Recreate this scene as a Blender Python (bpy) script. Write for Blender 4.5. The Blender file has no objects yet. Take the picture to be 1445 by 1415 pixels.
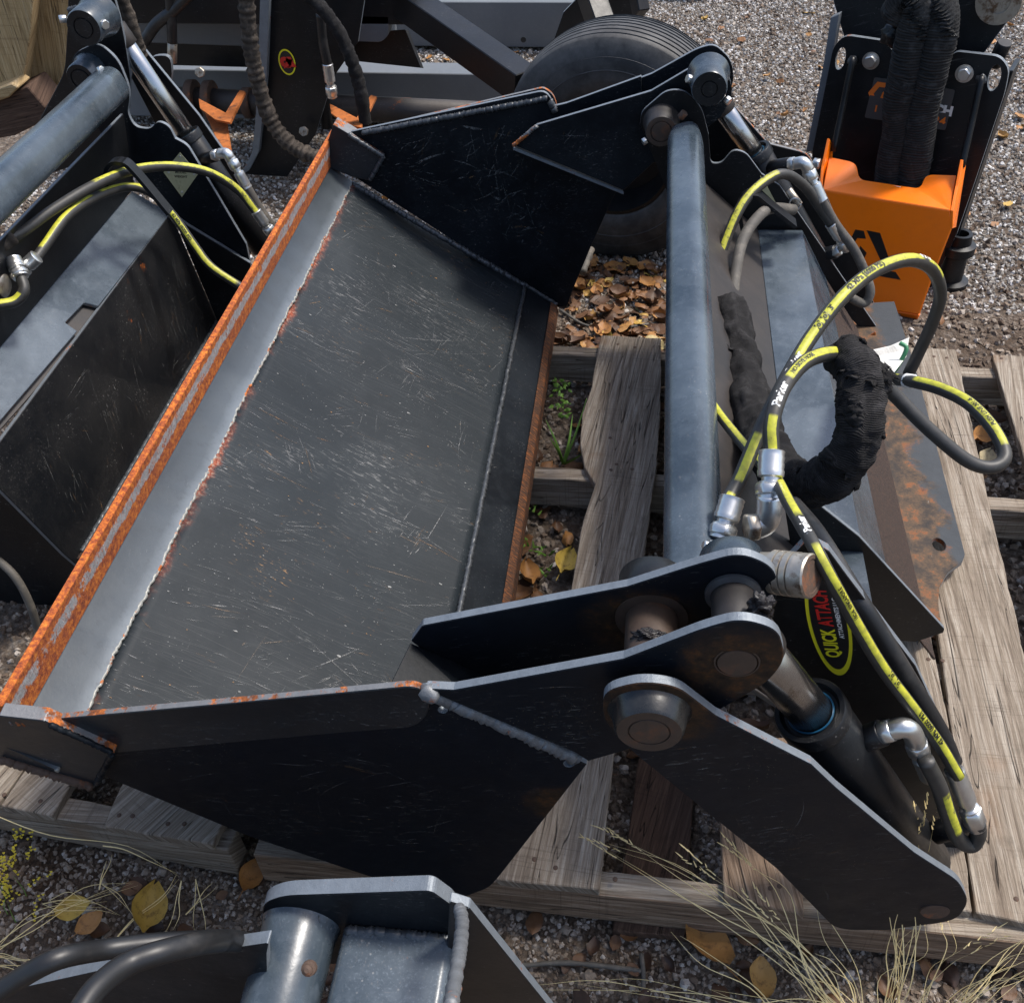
import bpy, bmesh, math, random
import numpy as np
from mathutils import Vector, Matrix
random.seed(7)
S = bpy.context.scene
COL = S.collection
H = 1.72                                   # camera height above the gravel
# ---------------------------------------------------------------- camera
FPX, CX, CY = 1450., 722.5, 707.5
_p = np.array([228, 1347, -FPX]); _up = np.cross(np.array([1, .07, 0]), _p); _up /= np.linalg.norm(_up)
_L = _p / np.linalg.norm(_p); _W = np.cross(_L, _up); RM = np.array([_W, _L, _up])
cd = bpy.data.cameras.new('camera'); cam = bpy.data.objects.new('camera', cd); COL.objects.link(cam)
cd.sensor_width = 36; cd.lens = FPX / 1445 * 36; cd.clip_start = .02; cd.clip_end = 400
cam.matrix_world = Matrix.Translation((0, 0, H)) @ Matrix([list(r) for r in RM]).to_4x4()
S.camera = cam
# ---------------------------------------------------------------- sky, sun, exposure
SUN_EL, SUN_AZ = math.radians(61), math.radians(62)      # high veiled sun, behind and right of the bucket
w = bpy.data.worlds.new('World'); S.world = w; w.use_nodes = True
nt = w.node_tree; bg = nt.nodes['Background']; sky = nt.nodes.new('ShaderNodeTexSky')
sky.sky_type = 'NISHITA'; sky.sun_disc = False; sky.sun_elevation = SUN_EL; sky.sun_rotation = SUN_AZ
sky.air_density = 1.0; sky.dust_density = 3.0; sky.ozone_density = 1.8
nt.links.new(sky.outputs[0], bg.inputs[0]); bg.inputs[1].default_value = .15
sd = bpy.data.lights.new('sun', 'SUN'); sd.energy = 2.7; sd.angle = math.radians(10); sd.color = (1, .95, .88)
sun = bpy.data.objects.new('sun', sd); COL.objects.link(sun)
_sv = Vector((math.sin(SUN_AZ) * math.cos(SUN_EL), math.cos(SUN_AZ) * math.cos(SUN_EL), math.sin(SUN_EL)))
sun.rotation_euler = _sv.to_track_quat('Z', 'Y').to_euler()
S.view_settings.view_transform = 'Standard'; S.view_settings.look = 'None'
S.view_settings.gamma = 1; S.view_settings.exposure = 0.68; S.view_settings.use_curve_mapping = False

# ---------------------------------------------------------------- survey: pixel + plane -> place
def ray(x, y):
    v = RM @ np.array([x - CX, CY - y, -FPX]); return v / np.linalg.norm(v)
def at(x, y, n, d):                        # plane n.P = d, camera-relative
    r = ray(x, y); n = np.array(n, float); t = d / r.dot(n); p = r * t
    return Vector((p[0], p[1], p[2] + H))
def Yp(x, y, Y): return at(x, y, (0, 1, 0), Y)
def Zp(x, y, Z): return at(x, y, (0, 0, 1), Z)
def Np(x, y, y0): return at(x, y, (0, 1, .12), y0 - .12 * .95)      # planes of the near bucket end
def plane_of(n, p0): return (n, Vector(n).dot(Vector(p0) - Vector((0, 0, H))))
def Pp(x, y, pl): return at(x, y, pl[0], pl[1])

# ---------------------------------------------------------------- materials
class NT:
    def __init__(s, name):
        s.m = bpy.data.materials.new(name); s.m.use_nodes = True; s.t = s.m.node_tree
        s.b = s.t.nodes['Principled BSDF']; s.c = s.n('ShaderNodeTexCoord')
    def n(s, k, **p):
        o = s.t.nodes.new(k)
        for a, b in p.items(): setattr(o, a, b)
        return o
    def put(s, sock, v):
        if hasattr(v, 'is_linked') or isinstance(v, bpy.types.NodeSocket): s.t.links.new(v, sock)
        else:
            if isinstance(v, tuple) and len(v) == 3 and sock.type == 'RGBA': v = (*v, 1)
            sock.default_value = v
    def vec(s, scale=(1, 1, 1), rot=(0, 0, 0), loc=(0, 0, 0), src='Object'):
        m0 = s.n('ShaderNodeMapping'); s.t.links.new(s.c.outputs[src], m0.inputs[0])
        m0.inputs[1].default_value = loc; m0.inputs[2].default_value = rot
        mp = s.n('ShaderNodeMapping'); s.t.links.new(m0.outputs[0], mp.inputs[0]); mp.inputs[3].default_value = scale
        return mp.outputs[0]
    def noise(s, sc=5, det=4, rough=.55, vec=None, dist=0):
        o = s.n('ShaderNodeTexNoise'); o.inputs['Scale'].default_value = sc; o.inputs['Detail'].default_value = det
        o.inputs['Roughness'].default_value = rough; o.inputs['Distortion'].default_value = dist
        s.t.links.new(vec or s.c.outputs['Object'], o.inputs['Vector']); return o.outputs['Fac']
    def vor(s, sc=5, vec=None, feat='F1', out='Distance', rnd=1):
        o = s.n('ShaderNodeTexVoronoi'); o.feature = feat; o.inputs['Scale'].default_value = sc; o.inputs['Randomness'].default_value = rnd
        s.t.links.new(vec or s.c.outputs['Object'], o.inputs['Vector']); return o.outputs[out]
    def ramp(s, f, stops, interp='LINEAR'):
        o = s.n('ShaderNodeValToRGB'); o.color_ramp.interpolation = interp; e = o.color_ramp.elements
        while len(e) < len(stops): e.new(.5)
        for i, (p, c) in enumerate(stops):
            e[i].position = p; e[i].color = (c, c, c, 1) if not isinstance(c, tuple) else (*c, 1)
        s.put(o.inputs[0], f); return o.outputs[0]
    def st(s, f, a, b): return s.ramp(f, [(a, 0.), (b, 1.)])
    def mix(s, f, a, b, mode='MIX'):
        o = s.n('ShaderNodeMix', data_type='RGBA', blend_type=mode)
        s.put(o.inputs[0], f); s.put(o.inputs[6], a); s.put(o.inputs[7], b); return o.outputs[2]
    def ma(s, op, a, b=0., c=None):
        o = s.n('ShaderNodeMath', operation=op); s.put(o.inputs[0], a); s.put(o.inputs[1], b)
        if c is not None: s.put(o.inputs[2], c)
        return o.outputs[0]
    def uv(s):
        o = s.n('ShaderNodeSeparateXYZ'); s.t.links.new(s.c.outputs['UV'], o.inputs[0]); return o.outputs[0], o.outputs[1]
    def bump(s, h, strength=.3, dist=.002):
        o = s.n('ShaderNodeBump'); o.inputs['Strength'].default_value = strength; o.inputs['Distance'].default_value = dist
        s.put(o.inputs['Height'], h); s.t.links.new(o.outputs[0], s.b.inputs['Normal']); return o
    def out(s, col=None, rough=None, metal=None, spec=None):
        if col is not None: s.put(s.b.inputs['Base Color'], col)
        if rough is not None: s.put(s.b.inputs['Roughness'], rough)
        if metal is not None: s.put(s.b.inputs['Metallic'], metal)
        if spec is not None: s.put(s.b.inputs['Specular IOR Level'], spec)
        return s.m

RUST_D, RUST_M, RUST_O = (.045, .017, .009), (.20, .055, .012), (.50, .14, .02)
def rustcol(k, sc=60):
    return k.ramp(k.noise(sc, 6, .7), [(.3, RUST_D), (.48, RUST_M), (.62, RUST_O)])

def paint(name, base, rough=.42, scr=.5, rust=.0, dust=(.10, .10, .10), dustamt=.35, sang=.5, spec=.5):
    k = NT(name)
    big = k.noise(3.2, 5, .6); fine = k.noise(45, 5, .7)
    c = k.mix(k.ma('MULTIPLY', k.st(big, .42, .72), dustamt), base, dust)
    c = k.mix(k.ma('MULTIPLY', k.st(fine, .5, .8), dustamt * .6), c, dust)
    c = k.mix(k.ma('MULTIPLY', k.ma('MULTIPLY', k.st(k.noise(260, 3, .7), .55, .7), k.st(k.noise(6, 5, .7), .42, .6)), min(.4, dustamt * .6)), c, tuple(x * 1.6 for x in dust))
    # long drawn scratches in two directions
    for i, (a, thr) in enumerate(((sang, .62), (sang - .5, .64), (sang - 1.3, .68))):
        v = k.vec((3 + 3 * i, 260, 260), (.3 * i, a, a))
        sc = k.ma('MULTIPLY', k.st(k.noise(1.0, 3, .7, v), thr, thr + .05), k.st(k.noise(7 + 2 * i, 3, .6), .47, .6))
        c = k.mix(k.ma('MULTIPLY', sc, scr), c, (.16, .155, .15))
    sp = k.ma('MULTIPLY', k.ramp(k.vor(95), [(.0, 1.), (.09, 1.), (.13, 0.)]), k.st(k.noise(13, 2), .55, .65))
    c = k.mix(k.ma('MULTIPLY', sp, scr), c, (.35, .34, .32))
    r = k.ma('ADD', k.ma('MULTIPLY', k.noise(22, 5, .65), .28), rough - .12)
    if rust > 0:
        rm = k.st(k.noise(5.5, 8, .72), .69 - rust * .3, .73 - rust * .3)
        c = k.mix(rm, c, rustcol(k)); r = k.mix(rm, r, (.9, .9, .9))
    k.bump(k.ma('ADD', k.noise(130, 3, .6), k.noise(9, 2)), .12, .0015)
    return k.out(c, r, 0., spec)

def edge_metal(name, rust=.3, base=(.22, .25, .28)):
    k = NT(name)
    c = k.mix(k.noise(40, 5, .7), (base[0] * .45, base[1] * .45, base[2] * .45), base)
    rm = k.st(k.noise(13, 7, .75), .66 - rust * .35, .70 - rust * .35)
    c = k.mix(rm, c, rustcol(k, 90)); k.bump(k.noise(90, 5, .7), .5, .002)
    return k.out(c, k.mix(rm, (.5, .5, .5), (.9, .9, .9)), k.mix(rm, (.3, .3, .3), (0., 0., 0.)))

def simple(name, col, rough=.5, metal=0., var=.35, sc=40, bump=.2, dist=.001, dirt=None, dirtthr=.55):
    k = NT(name); n = k.noise(sc, 5, .65)
    c = k.mix(n, tuple(x * (1 - var) for x in col), tuple(min(1, x * (1 + var)) for x in col))
    if dirt: c = k.mix(k.st(k.noise(sc * .4, 6, .7), dirtthr, dirtthr + .12), c, dirt)
    k.bump(n, bump, dist); return k.out(c, k.ma('ADD', k.ma('MULTIPLY', k.noise(sc * .6, 3), .2), rough - .1), metal)

MT = {}
MT['black'] = paint('black_paint', (.0045, .006, .0082), .40, .4, .0, (.020, .025, .030), .6, .25, .14)
MT['blackrust'] = paint('black_paint_rusty', (.006, .007, .0088), .36, .5, .10, (.028, .027, .026), .6, .25, .28)
MT['cutter'] = paint('cutter_black_paint', (.009, .0115, .0145), .38, .5, .04, (.026, .030, .035), .6, .2, .35)
MT['floor'] = None
MT['grey'] = paint('slate_blue_paint', (.024, .035, .046), .25, .35, 0, (.085, .108, .130), 1., 1.2)
MT['shiny'] = paint('scuffed_grey_paint', (.035, .048, .060), .26, .35, .04, (.13, .155, .18), .8, 1.2)
MT['gloss'] = paint('gloss_black_paint', (.008, .009, .010), .26, .2, .10, (.05, .048, .044), .7, .5)
MT['dusty'] = paint('dusty_brown_paint', (.014, .0125, .0125), .55, .2, .1, (.045, .034, .027), .8, 1.2)
MT['edge'] = edge_metal('torch_cut_edge', .12, (.22, .25, .28))
MT['edger'] = edge_metal('torch_cut_edge_rusty', .45, (.24, .24, .24))
MT['weld'] = edge_metal('weld_bead', .2, (.20, .21, .22))
MT['weldw'] = edge_metal('pale_weld_bead', .35, (.34, .34, .31))
MT['weldb'] = simple('painted_weld', (.055, .06, .065), .35, .2, .5, 60, .6, .002)
MT['chrome'] = simple('chrome_rod', (.42, .42, .42), .24, 1., .15, 30, .05, .0003, (.12, .09, .06), .58)
MT['zinc'] = simple('zinc_plating', (.62, .62, .60), .32, .9, .18, 90, .2, .0006, (.25, .22, .18), .66)
MT['nickel'] = simple('dull_coupler_metal', (.42, .38, .32), .42, .8, .3, 90, .3, .0006, (.17, .11, .07), .52)
MT['brass'] = simple('brass_thread', (.55, .45, .25), .4, .8, .2, 90)
MT['grease'] = simple('black_grease', (.012, .010, .011), .22, 0, .5, 160, 1.0, .004)
MT['greaserust'] = simple('greasy_rust', (.055, .035, .024), .62, 0, .6, 40, .5, .001, (.11, .045, .02), .55)
MT['rustdark'] = simple('dark_rust', (.075, .045, .03), .8, 0, .6, 50, .6, .002, (.22, .07, .02), .55)
MT['rustbright'] = simple('bright_rust', (.38, .11, .02), .85, 0, .6, 60, .7, .002, (.08, .03, .015), .55)
MT['rubber'] = simple('black_rubber', (.010, .010, .0105), .45, 0, .35, 30, .3, .0008, (.03, .028, .026), .5)
MT['hosedull'] = simple('dusty_hose_rubber', (.075, .068, .058), .7, 0, .3, 60, .4, .0008, (.13, .115, .095), .5)
MT['sleeve'] = None
MT['seal'] = simple('blue_seal', (.005, .06, .12), .4, 0, .1)
MT['white'] = simple('white_print', (.75, .75, .72), .5, 0, .05, 60, 0)
MT['printblack'] = simple('black_print', (.015, .015, .012), .5, 0, .05, 60, 0)
MT['yellow'] = simple('decal_yellow', (.80, .74, .02), .4, 0, .05, 60, 0)
MT['red'] = simple('decal_red', (.62, .02, .015), .4, 0, .05, 60, 0)
MT['decalblack'] = simple('decal_black', (.012, .012, .013), .35, 0, .1, 60, 0)
MT['orange'] = paint('orange_paint', (1.0, .20, .002), .32, .08, 0, (.70, .13, .003), .35, .3, .6)
MT['orangeprint'] = simple('orange_print', (.85, .20, .02), .5, 0, .05, 60, 0)
MT['satin'] = paint('satin_black_paint', (.005, .0057, .0068), .36, .3, 0, (.020, .020, .021), .5, .4, .3)
MT['label'] = simple('label_grey', (.055, .052, .05), .5, 0, .05, 60, 0)
MT['beam'] = paint('grey_beam_paint', (.11, .12, .13), .5, .1, 0, (.17, .18, .19), .4, .2)
MT['paper'] = simple('paper', (.66, .64, .58), .7, 0, .15, 30, .2)
MT['plate_id'] = simple('yellowed_id_plate', (.52, .50, .30), .45, .2, .2, 60, .3, .001, (.25, .22, .14), .6)
MT['green'] = simple('green_plastic', (.05, .22, .10), .4, 0, .2)

def k_floor():
    k = NT('scratched_bucket_floor')
    big = k.noise(2.3, 6, .62)
    c = k.ramp(big, [(.3, (.007, .0105, .0135)), (.55, (.013, .018, .022)), (.75, (.030, .036, .040))])
    # fine drawn hairlines, many, one main direction
    for (rot, sx, sy, thr, amt, msk) in ((.05, 1.6, 480, .58, .12, .42), (-.14, 1.3, 650, .58, .12, .40), (.22, 1.0, 400, .62, .15, .47)):
        v = k.vec((sx, sy, 1), (0, 0, rot), src='UV')
        s_ = k.ma('MULTIPLY', k.st(k.noise(1., 4, .7, v), thr, thr + .05), k.st(k.noise(7 + sx, 4, .7), msk, msk + .12))
        c = k.mix(k.ma('MULTIPLY', s_, amt), c, (.20, .20, .195))
    # scraped patches
    v = k.vec((14, 70, 1), (0, 0, .05), src='UV')
    pm = k.ma('MULTIPLY', k.st(k.noise(2, 8, .8, v), .55, .60), k.st(k.noise(3.1, 3, .6), .50, .62))
    c = k.mix(k.ma('MULTIPLY', pm, .75), c, (.20, .20, .195))
    v = k.vec((20, 65, 1), (0, 0, .1), loc=(3, 1, 0), src='UV')
    pm = k.ma('MULTIPLY', k.st(k.noise(2.2, 8, .8, v), .58, .63), k.st(k.noise(4.3, 3, .6, k.vec(loc=(5, 2, 1))), .60, .68))
    c = k.mix(k.ma('MULTIPLY', pm, .8), c, (.30, .17, .07))
    sp = k.ma('MULTIPLY', k.ramp(k.vor(120), [(.0, 1.), (.10, 1.), (.15, 0.)]), k.st(k.noise(16, 2), .52, .6))
    c = k.mix(k.ma('MULTIPLY', sp, .35), c, (.25, .25, .24))
    # rust creeping in from the weld side (u = 0) and the lower side (u = 1)
    u, v_ = k.uv()
    nn = k.noise(14, 7, .75)
    er = k.ma('MULTIPLY', k.st(k.ma('SUBTRACT', k.ma('MULTIPLY', nn, .060), u), .014, .026), k.st(k.noise(2.6, 5, .7), .42, .55))
    c = k.mix(er, c, k.ramp(k.noise(150, 5, .7), [(.35, (.07, .05, .04)), (.5, (.26, .05, .02)), (.66, (.42, .33, .25))]))
    k.bump(k.ma('ADD', k.noise(160, 4, .7), k.ma('MULTIPLY', k.noise(3, 2), 4.)), .10, .002)
    r = k.ma('ADD', k.ma('MULTIPLY', k.noise(12, 6, .7), .32), .40)
    return k.out(c, k.mix(er, r, (.9, .9, .9)), 0., .26)
MT['floor'] = k_floor()

def k_lip():
    k = NT('lip_plate_paint'); u, v = k.uv()
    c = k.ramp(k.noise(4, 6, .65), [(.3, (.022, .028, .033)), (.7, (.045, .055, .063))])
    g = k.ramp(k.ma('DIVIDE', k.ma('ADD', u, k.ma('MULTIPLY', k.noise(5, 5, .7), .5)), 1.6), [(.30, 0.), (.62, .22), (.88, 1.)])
    c = k.mix(g, c, (.17, .195, .215)); c = k.mix(k.ma('MULTIPLY', k.st(k.noise(60, 6, .75), .55, .75), .35), c, (.02, .02, .02))          # pale glare near the weld painted into the colour, then dark specks
    vv = k.vec((6, 260, 1), (0, 0, .35), src='UV')
    c = k.mix(k.ma('MULTIPLY', k.st(k.noise(1, 3, .7, vv), .70, .74), .5), c, (.4, .4, .4))
    er = k.st(k.ma('SUBTRACT', k.ma('MULTIPLY', k.noise(40, 6, .75), .22), u), .075, .10)
    c = k.mix(er, c, rustcol(k, 90))
    k.bump(k.noise(120, 5, .7), .2, .001)
    return k.out(c, k.mix(er, k.ma('ADD', k.ma('MULTIPLY', k.noise(18, 4), .3), .2), (.9, .9, .9)), .15)
MT['lip'] = k_lip()

def k_cut():
    k = NT('rusted_cutting_edge'); u, v = k.uv()
    base = k.ramp(k.noise(110, 7, .8), [(.32, (.08, .018, .010)), (.45, (.27, .055, .012)), (.56, (.56, .15, .015)), (.70, (.74, .32, .04))])
    base = k.mix(k.st(k.noise(3.5, 4, .6), .35, .65), k.mix(.35, base, (.16, .035, .02)), base)
    nz = k.noise(1, 6, .85, k.vec((5, 210, 1), src='UV'))
    band = k.ramp(k.ma('ADD', u, k.ma('MULTIPLY', k.ma('SUBTRACT', k.noise(12, 4, .7), .5), .35)), [(.14, 0.), (.26, 1.), (.50, 1.), (.66, 0.)])
    m = k.ma('MULTIPLY', band, k.st(k.noise(9, 5, .75), .30, .46))
    m = k.st(k.ma('MULTIPLY', k.ma('ADD', k.ma('MULTIPLY', m, .50), k.ma('ADD', k.ma('MULTIPLY', nz, 1.0), k.ma('MULTIPLY', k.noise(75, 4, .8), .5))), .5), .55, .625)
    c = k.mix(m, base, k.ramp(k.noise(90, 5, .8), [(.3, (.25, .25, .25)), (.7, (.72, .71, .70))]))
    k.bump(k.ma('ADD', k.noise(140, 6, .8), k.ma('MULTIPLY', nz, 1.)), .6, .003)
    return k.out(c, k.mix(m, (.92, .92, .92), (.45, .45, .45)), k.mix(m, (0., 0., 0.), (.5, .5, .5)))
MT['cut'] = k_cut()

def k_heel():
    k = NT('rusted_heel_edge')
    base = k.ramp(k.noise(1, 6, .8, k.vec((40, 260, 60), (0, 0, .3))), [(.35, (.02, .015, .012)), (.52, (.08, .032, .012)), (.70, (.40, .12, .02))])
    k.bump(k.noise(120, 5, .8), .6, .002); return k.out(base, .9)
MT['heel'] = k_heel()

def k_mount():
    k = NT('rust_stained_mount_plate'); u, v = k.uv()
    c = k.mix(k.noise(20, 5, .7), (.016, .02, .024), (.045, .052, .06))
    f = k.ma('ADD', u, k.ma('MULTIPLY', k.ma('SUBTRACT', k.noise(6, 7, .75), .5), 1.1))
    rc = k.ramp(k.noise(22, 8, .75), [(.34, (.012, .009, .008)), (.44, (.032, .020, .012)), (.54, (.085, .048, .022)), (.61, (.19, .06, .012)), (.7, (.05, .014, .007))])
    c = k.mix(k.ramp(f, [(.50, 1.), (.60, 0.)]), c, rc)
    c = k.mix(k.st(k.noise(9, 6, .7), .66, .7), c, (.34, .33, .30))
    k.bump(k.noise(70, 6, .75), .5, .002); return k.out(c, .75)
MT['mount'] = k_mount()

def k_dirt():
    k = NT('wet_rust_debris'); c = k.ramp(k.noise(150, 6, .8), [(.3, (.012, .008, .006)), (.55, (.045, .024, .015)), (.7, (.12, .06, .035))])
    k.bump(k.noise(170, 6, .8), 1., .006); return k.out(c, .85)
MT['debris'] = k_dirt()

def k_wood(name, a, b, c2, stain=None):
    k = NT(name); oi = k.n('ShaderNodeObjectInfo')
    cx = k.n('ShaderNodeCombineXYZ'); k.put(cx.inputs[0], k.ma('MULTIPLY', oi.outputs['Random'], 37.)); k.put(cx.inputs[1], k.ma('MULTIPLY', oi.outputs['Random'], 11.))
    va = k.n('ShaderNodeVectorMath', operation='ADD'); k.put(va.inputs[0], k.c.outputs['UV']); k.put(va.inputs[1], cx.outputs[0])
    def mp(sc):
        m = k.n('ShaderNodeMapping'); k.put(m.inputs[0], va.outputs[0]); m.inputs[3].default_value = sc; return m.outputs[0]
    g = k.noise(1, 6, .7, mp((3.5, 85, 1)), 1.2); g2 = k.noise(1, 4, .7, mp((9, 330, 1)), .3)
    col = k.ramp(g, [(.28, a), (.5, b), (.72, c2)])
    col = k.mix(k.ma('MULTIPLY', k.st(g2, .52, .66), .55), col, a)
    saw = k.noise(1, 3, .7, mp((260, 6, 1)), .5)
    col = k.mix(k.ma('MULTIPLY', k.st(saw, .56, .64), k.ma('MULTIPLY', k.st(k.noise(6, 3, .6, mp((1, 1, 1))), .4, .6), .45)), col, a)
    col = k.mix(k.st(k.noise(7, 5, .7, mp((1, 2, 1))), .58, .72), col, tuple(x * .55 for x in b))
    crack = k.ramp(k.noise(1, 2, .5, mp((1.1, 26, 1)), 1.5), [(.495, 0.), (.5, 1.), (.505, 0.)])
    col = k.mix(k.ma('MULTIPLY', crack, .8), col, (.02, .016, .012))
    if stain: col = k.mix(k.st(k.noise(3.2, 3, .6, mp((1, 1, 1))), .6, .72), col, stain)
    k.bump(k.ma('ADD', k.ma('MULTIPLY', g2, .6), k.ma('SUBTRACT', g, k.ma('MULTIPLY', crack, 2.))), .8, .004)
    return k.out(col, .85, 0., .25)
MT['wood'] = k_wood('weathered_pallet_wood', (.085, .062, .044), (.24, .195, .148), (.42, .375, .31), (.20, .11, .055))
MT['woodwarm'] = k_wood('brown_pallet_wood', (.07, .045, .03), (.22, .15, .10), (.40, .31, .23), (.30, .11, .03))
MT['wooddark'] = k_wood('dark_wet_pallet_wood', (.03, .018, .012), (.085, .05, .034), (.15, .095, .065))
MT['lumber'] = k_wood('rough_sawn_timber', (.16, .10, .045), (.42, .29, .14), (.60, .46, .27))

def k_sleeve(name='woven_sleeve', col=(.018, .017, .017), sc=700):
    k = NT(name); u, v = k.uv()
    wv = k.ma('SINE', k.ma('MULTIPLY', u, sc)); c = k.mix(k.ma('MULTIPLY_ADD', wv, .25, .4), tuple(x * .4 for x in col), tuple(x * 1.7 for x in col))
    c = k.mix(k.st(k.noise(30, 6, .7), .5, .75), c, tuple(x * 3 for x in col))
    k.bump(k.ma('ADD', k.ma('MULTIPLY', wv, .4), k.ma('MULTIPLY', k.noise(35, 5, .7), 4.)), .7, .002)
    return k.out(c, .9, 0., .2)
MT['sleeve'] = k_sleeve(sc=2600)
MT['sleevebrown'] = k_sleeve('dusty_brown_wrap', (.055, .045, .036), 300)
MT['sleeveribbed'] = k_sleeve('ribbed_black_sleeve', (.020, .020, .020), 900)

def k_hose(name, worn=.5):
    k = NT(name); a = k.n('ShaderNodeAttribute'); a.attribute_name = 'st'
    u, v = k.uv(); d = k.ma('ABSOLUTE', k.ma('SUBTRACT', v, .5))
    m = k.ma('MULTIPLY', k.ramp(k.ma('ADD', d, k.ma('MULTIPLY', k.ma('SUBTRACT', k.noise(160, 3), .5), .02)), [(.088, 1.), (.096, 0.)]), a.outputs['Fac'])
    m = k.ma('MULTIPLY', m, k.ramp(k.noise(55, 7, .8), [(worn - .02, 1.), (worn + .03, .25)]))
    blk = k.mix(k.noise(60, 4), (.014, .014, .013), (.05, .047, .042))
    ylw = k.mix(k.st(k.noise(80, 5, .7), .4, .7), (.50, .49, .035), (.28, .27, .04))
    k.bump(k.noise(200, 3), .2, .0005)
    return k.out(k.mix(m, blk, ylw), .5)
MT['hose'] = k_hose('striped_hose_rubber', .66)
MT['hoseworn'] = k_hose('worn_striped_hose_rubber', .56)

def k_tyre():
    k = NT('tyre_rubber'); c = k.mix(k.st(k.noise(9, 6, .7), .4, .75), (.022, .022, .022), (.095, .092, .088))
    k.bump(k.noise(90, 4), .3, .001); return k.out(c, .62)
MT['tyre'] = k_tyre()

def k_ground():
    k = NT('ground_fines'); c = k.ramp(k.noise(38, 8, .75), [(.3, (.045, .031, .022)), (.5, (.14, .108, .082)), (.68, (.32, .28, .24))])
    c = k.mix(k.st(k.noise(2.1, 5, .65), .48, .66), c, k.ramp(k.noise(60, 6, .75), [(.35, (.025, .017, .012)), (.7, (.12, .075, .045))]))
    k.bump(k.ma('ADD', k.vor(70), k.noise(90, 5, .7)), 1., .012); return k.out(c, .9, 0., .2)
MT['ground'] = k_ground()
def k_stone():
    k = NT('crushed_stone'); oi = k.n('ShaderNodeObjectInfo')
    c = k.ramp(oi.outputs['Random'], [(0., (.09, .07, .055)), (.3, (.20, .17, .14)), (.6, (.31, .285, .25)), (.85, (.48, .46, .43)), (1., (.72, .70, .68))])
    c = k.mix(k.ma('MULTIPLY', k.st(k.noise(150, 5, .7), .45, .7), .5), c, (.10, .075, .055))
    k.bump(k.noise(300, 3), .4, .001); return k.out(c, .85, 0., .3)
MT['stone'] = k_stone()
def k_stone2():
    k = NT('dirty_crushed_stone'); oi = k.n('ShaderNodeObjectInfo')
    c = k.ramp(oi.outputs['Random'], [(0., (.10, .07, .050)), (.35, (.21, .16, .12)), (.65, (.32, .265, .21)), (.92, (.48, .42, .36)), (1., (.66, .62, .57))])
    c = k.mix(k.ma('MULTIPLY', k.st(k.noise(120, 5, .7), .42, .62), .7), c, (.08, .055, .038))
    k.bump(k.noise(300, 3), .4, .001); return k.out(c, .9, 0., .2)
MT['stone2'] = k_stone2()
def k_stain(name, base, r0):
    k = NT(name); u, v = k.uv(); d = k.ma('SQRT', k.ma('ADD', k.ma('MULTIPLY', u, u), k.ma('MULTIPLY', v, v)))
    d = k.ma('ADD', d, k.ma('MULTIPLY', k.ma('SUBTRACT', k.noise(24, 6, .75), .5), .05))
    m = k.ramp(k.ma('DIVIDE', d, r0 * 2), [(.35, 1.), (.62, 0.)])
    g = k.mix(k.noise(40, 5, .7), base, tuple(x * 2.4 for x in base))
    vv = k.vec((4, 300, 300), (.2, .25, .2)); sc = k.ma('MULTIPLY', k.st(k.noise(1, 3, .7, vv), .62, .67), k.st(k.noise(8, 3), .48, .6))
    g = k.mix(k.ma('MULTIPLY', sc, .5), g, (.15, .15, .145))
    rc = k.ramp(k.noise(55, 6, .75), [(.3, (.014, .011, .009)), (.5, (.042, .026, .016)), (.66, (.095, .042, .016))])
    sp = k.ma('MULTIPLY', k.ramp(k.vor(150), [(.0, 1.), (.08, 1.), (.12, 0.)]), k.st(k.noise(10, 2), .5, .6)); g = k.mix(k.ma('MULTIPLY', sp, .6), g, (.2, .17, .12))
    k.bump(k.ma('ADD', k.noise(130, 3, .6), k.noise(9, 2)), .12, .0015)
    return k.out(k.mix(m, g, rc), k.ma('ADD', k.ma('MULTIPLY', k.noise(22, 5, .65), .28), k.ma('MULTIPLY_ADD', m, .2, .33)), 0., .13)
MT['stain2'] = None
def k_scr():
    k = NT('scratch_film'); a = k.n('ShaderNodeAttribute'); a.attribute_name = 'sa'; b = k.n('ShaderNodeAttribute'); b.attribute_name = 'sc'
    k.put(k.b.inputs['Alpha'], k.ma('MULTIPLY', a.outputs['Fac'], k.st(k.noise(130, 4, .7), .38, .56)))
    return k.out(k.ramp(b.outputs['Fac'], [(0., (.17, .175, .17)), (.7, (.30, .30, .29)), (.8, (.28, .17, .08)), (1., (.34, .16, .04))]), .6, 0., .3)
MT['scratch'] = k_scr()
MT['stain'] = k_stain('oil_stained_black_paint', (.004, .0055, .008), .062)
MT['stain2'] = k_stain('rust_stained_black_paint', (.003, .0048, .0078), .05)
def k_leaf():
    k = NT('autumn_leaf'); a = k.n('ShaderNodeAttribute'); a.attribute_name = 'lc'
    c = k.ramp(a.outputs['Fac'], [(0., (.045, .022, .012)), (.3, (.20, .09, .03)), (.5, (.36, .16, .04)), (.7, (.33, .17, .05)), (.85, (.52, .36, .06)), (1., (.35, .30, .20))])
    c = k.mix(k.ma('MULTIPLY', k.st(k.noise(70, 6, .75), .5, .68), .7), c, (.07, .03, .015))
    k.bump(k.noise(120, 3), .4, .001); return k.out(c, .6)
MT['leaf'] = k_leaf()
def k_grass(name, a, b):
    k = NT(name); return k.out(k.mix(k.noise(25, 4), a, b), .6)
MT['straw'] = k_grass('dry_straw', (.66, .46, .16), (.95, .80, .44))
MT['greenleaf'] = k_grass('green_leaf', (.06, .16, .02), (.22, .38, .05))
MT['goldweed'] = k_grass('yellow_blossom', (.55, .40, .02), (.80, .62, .05))

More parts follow.
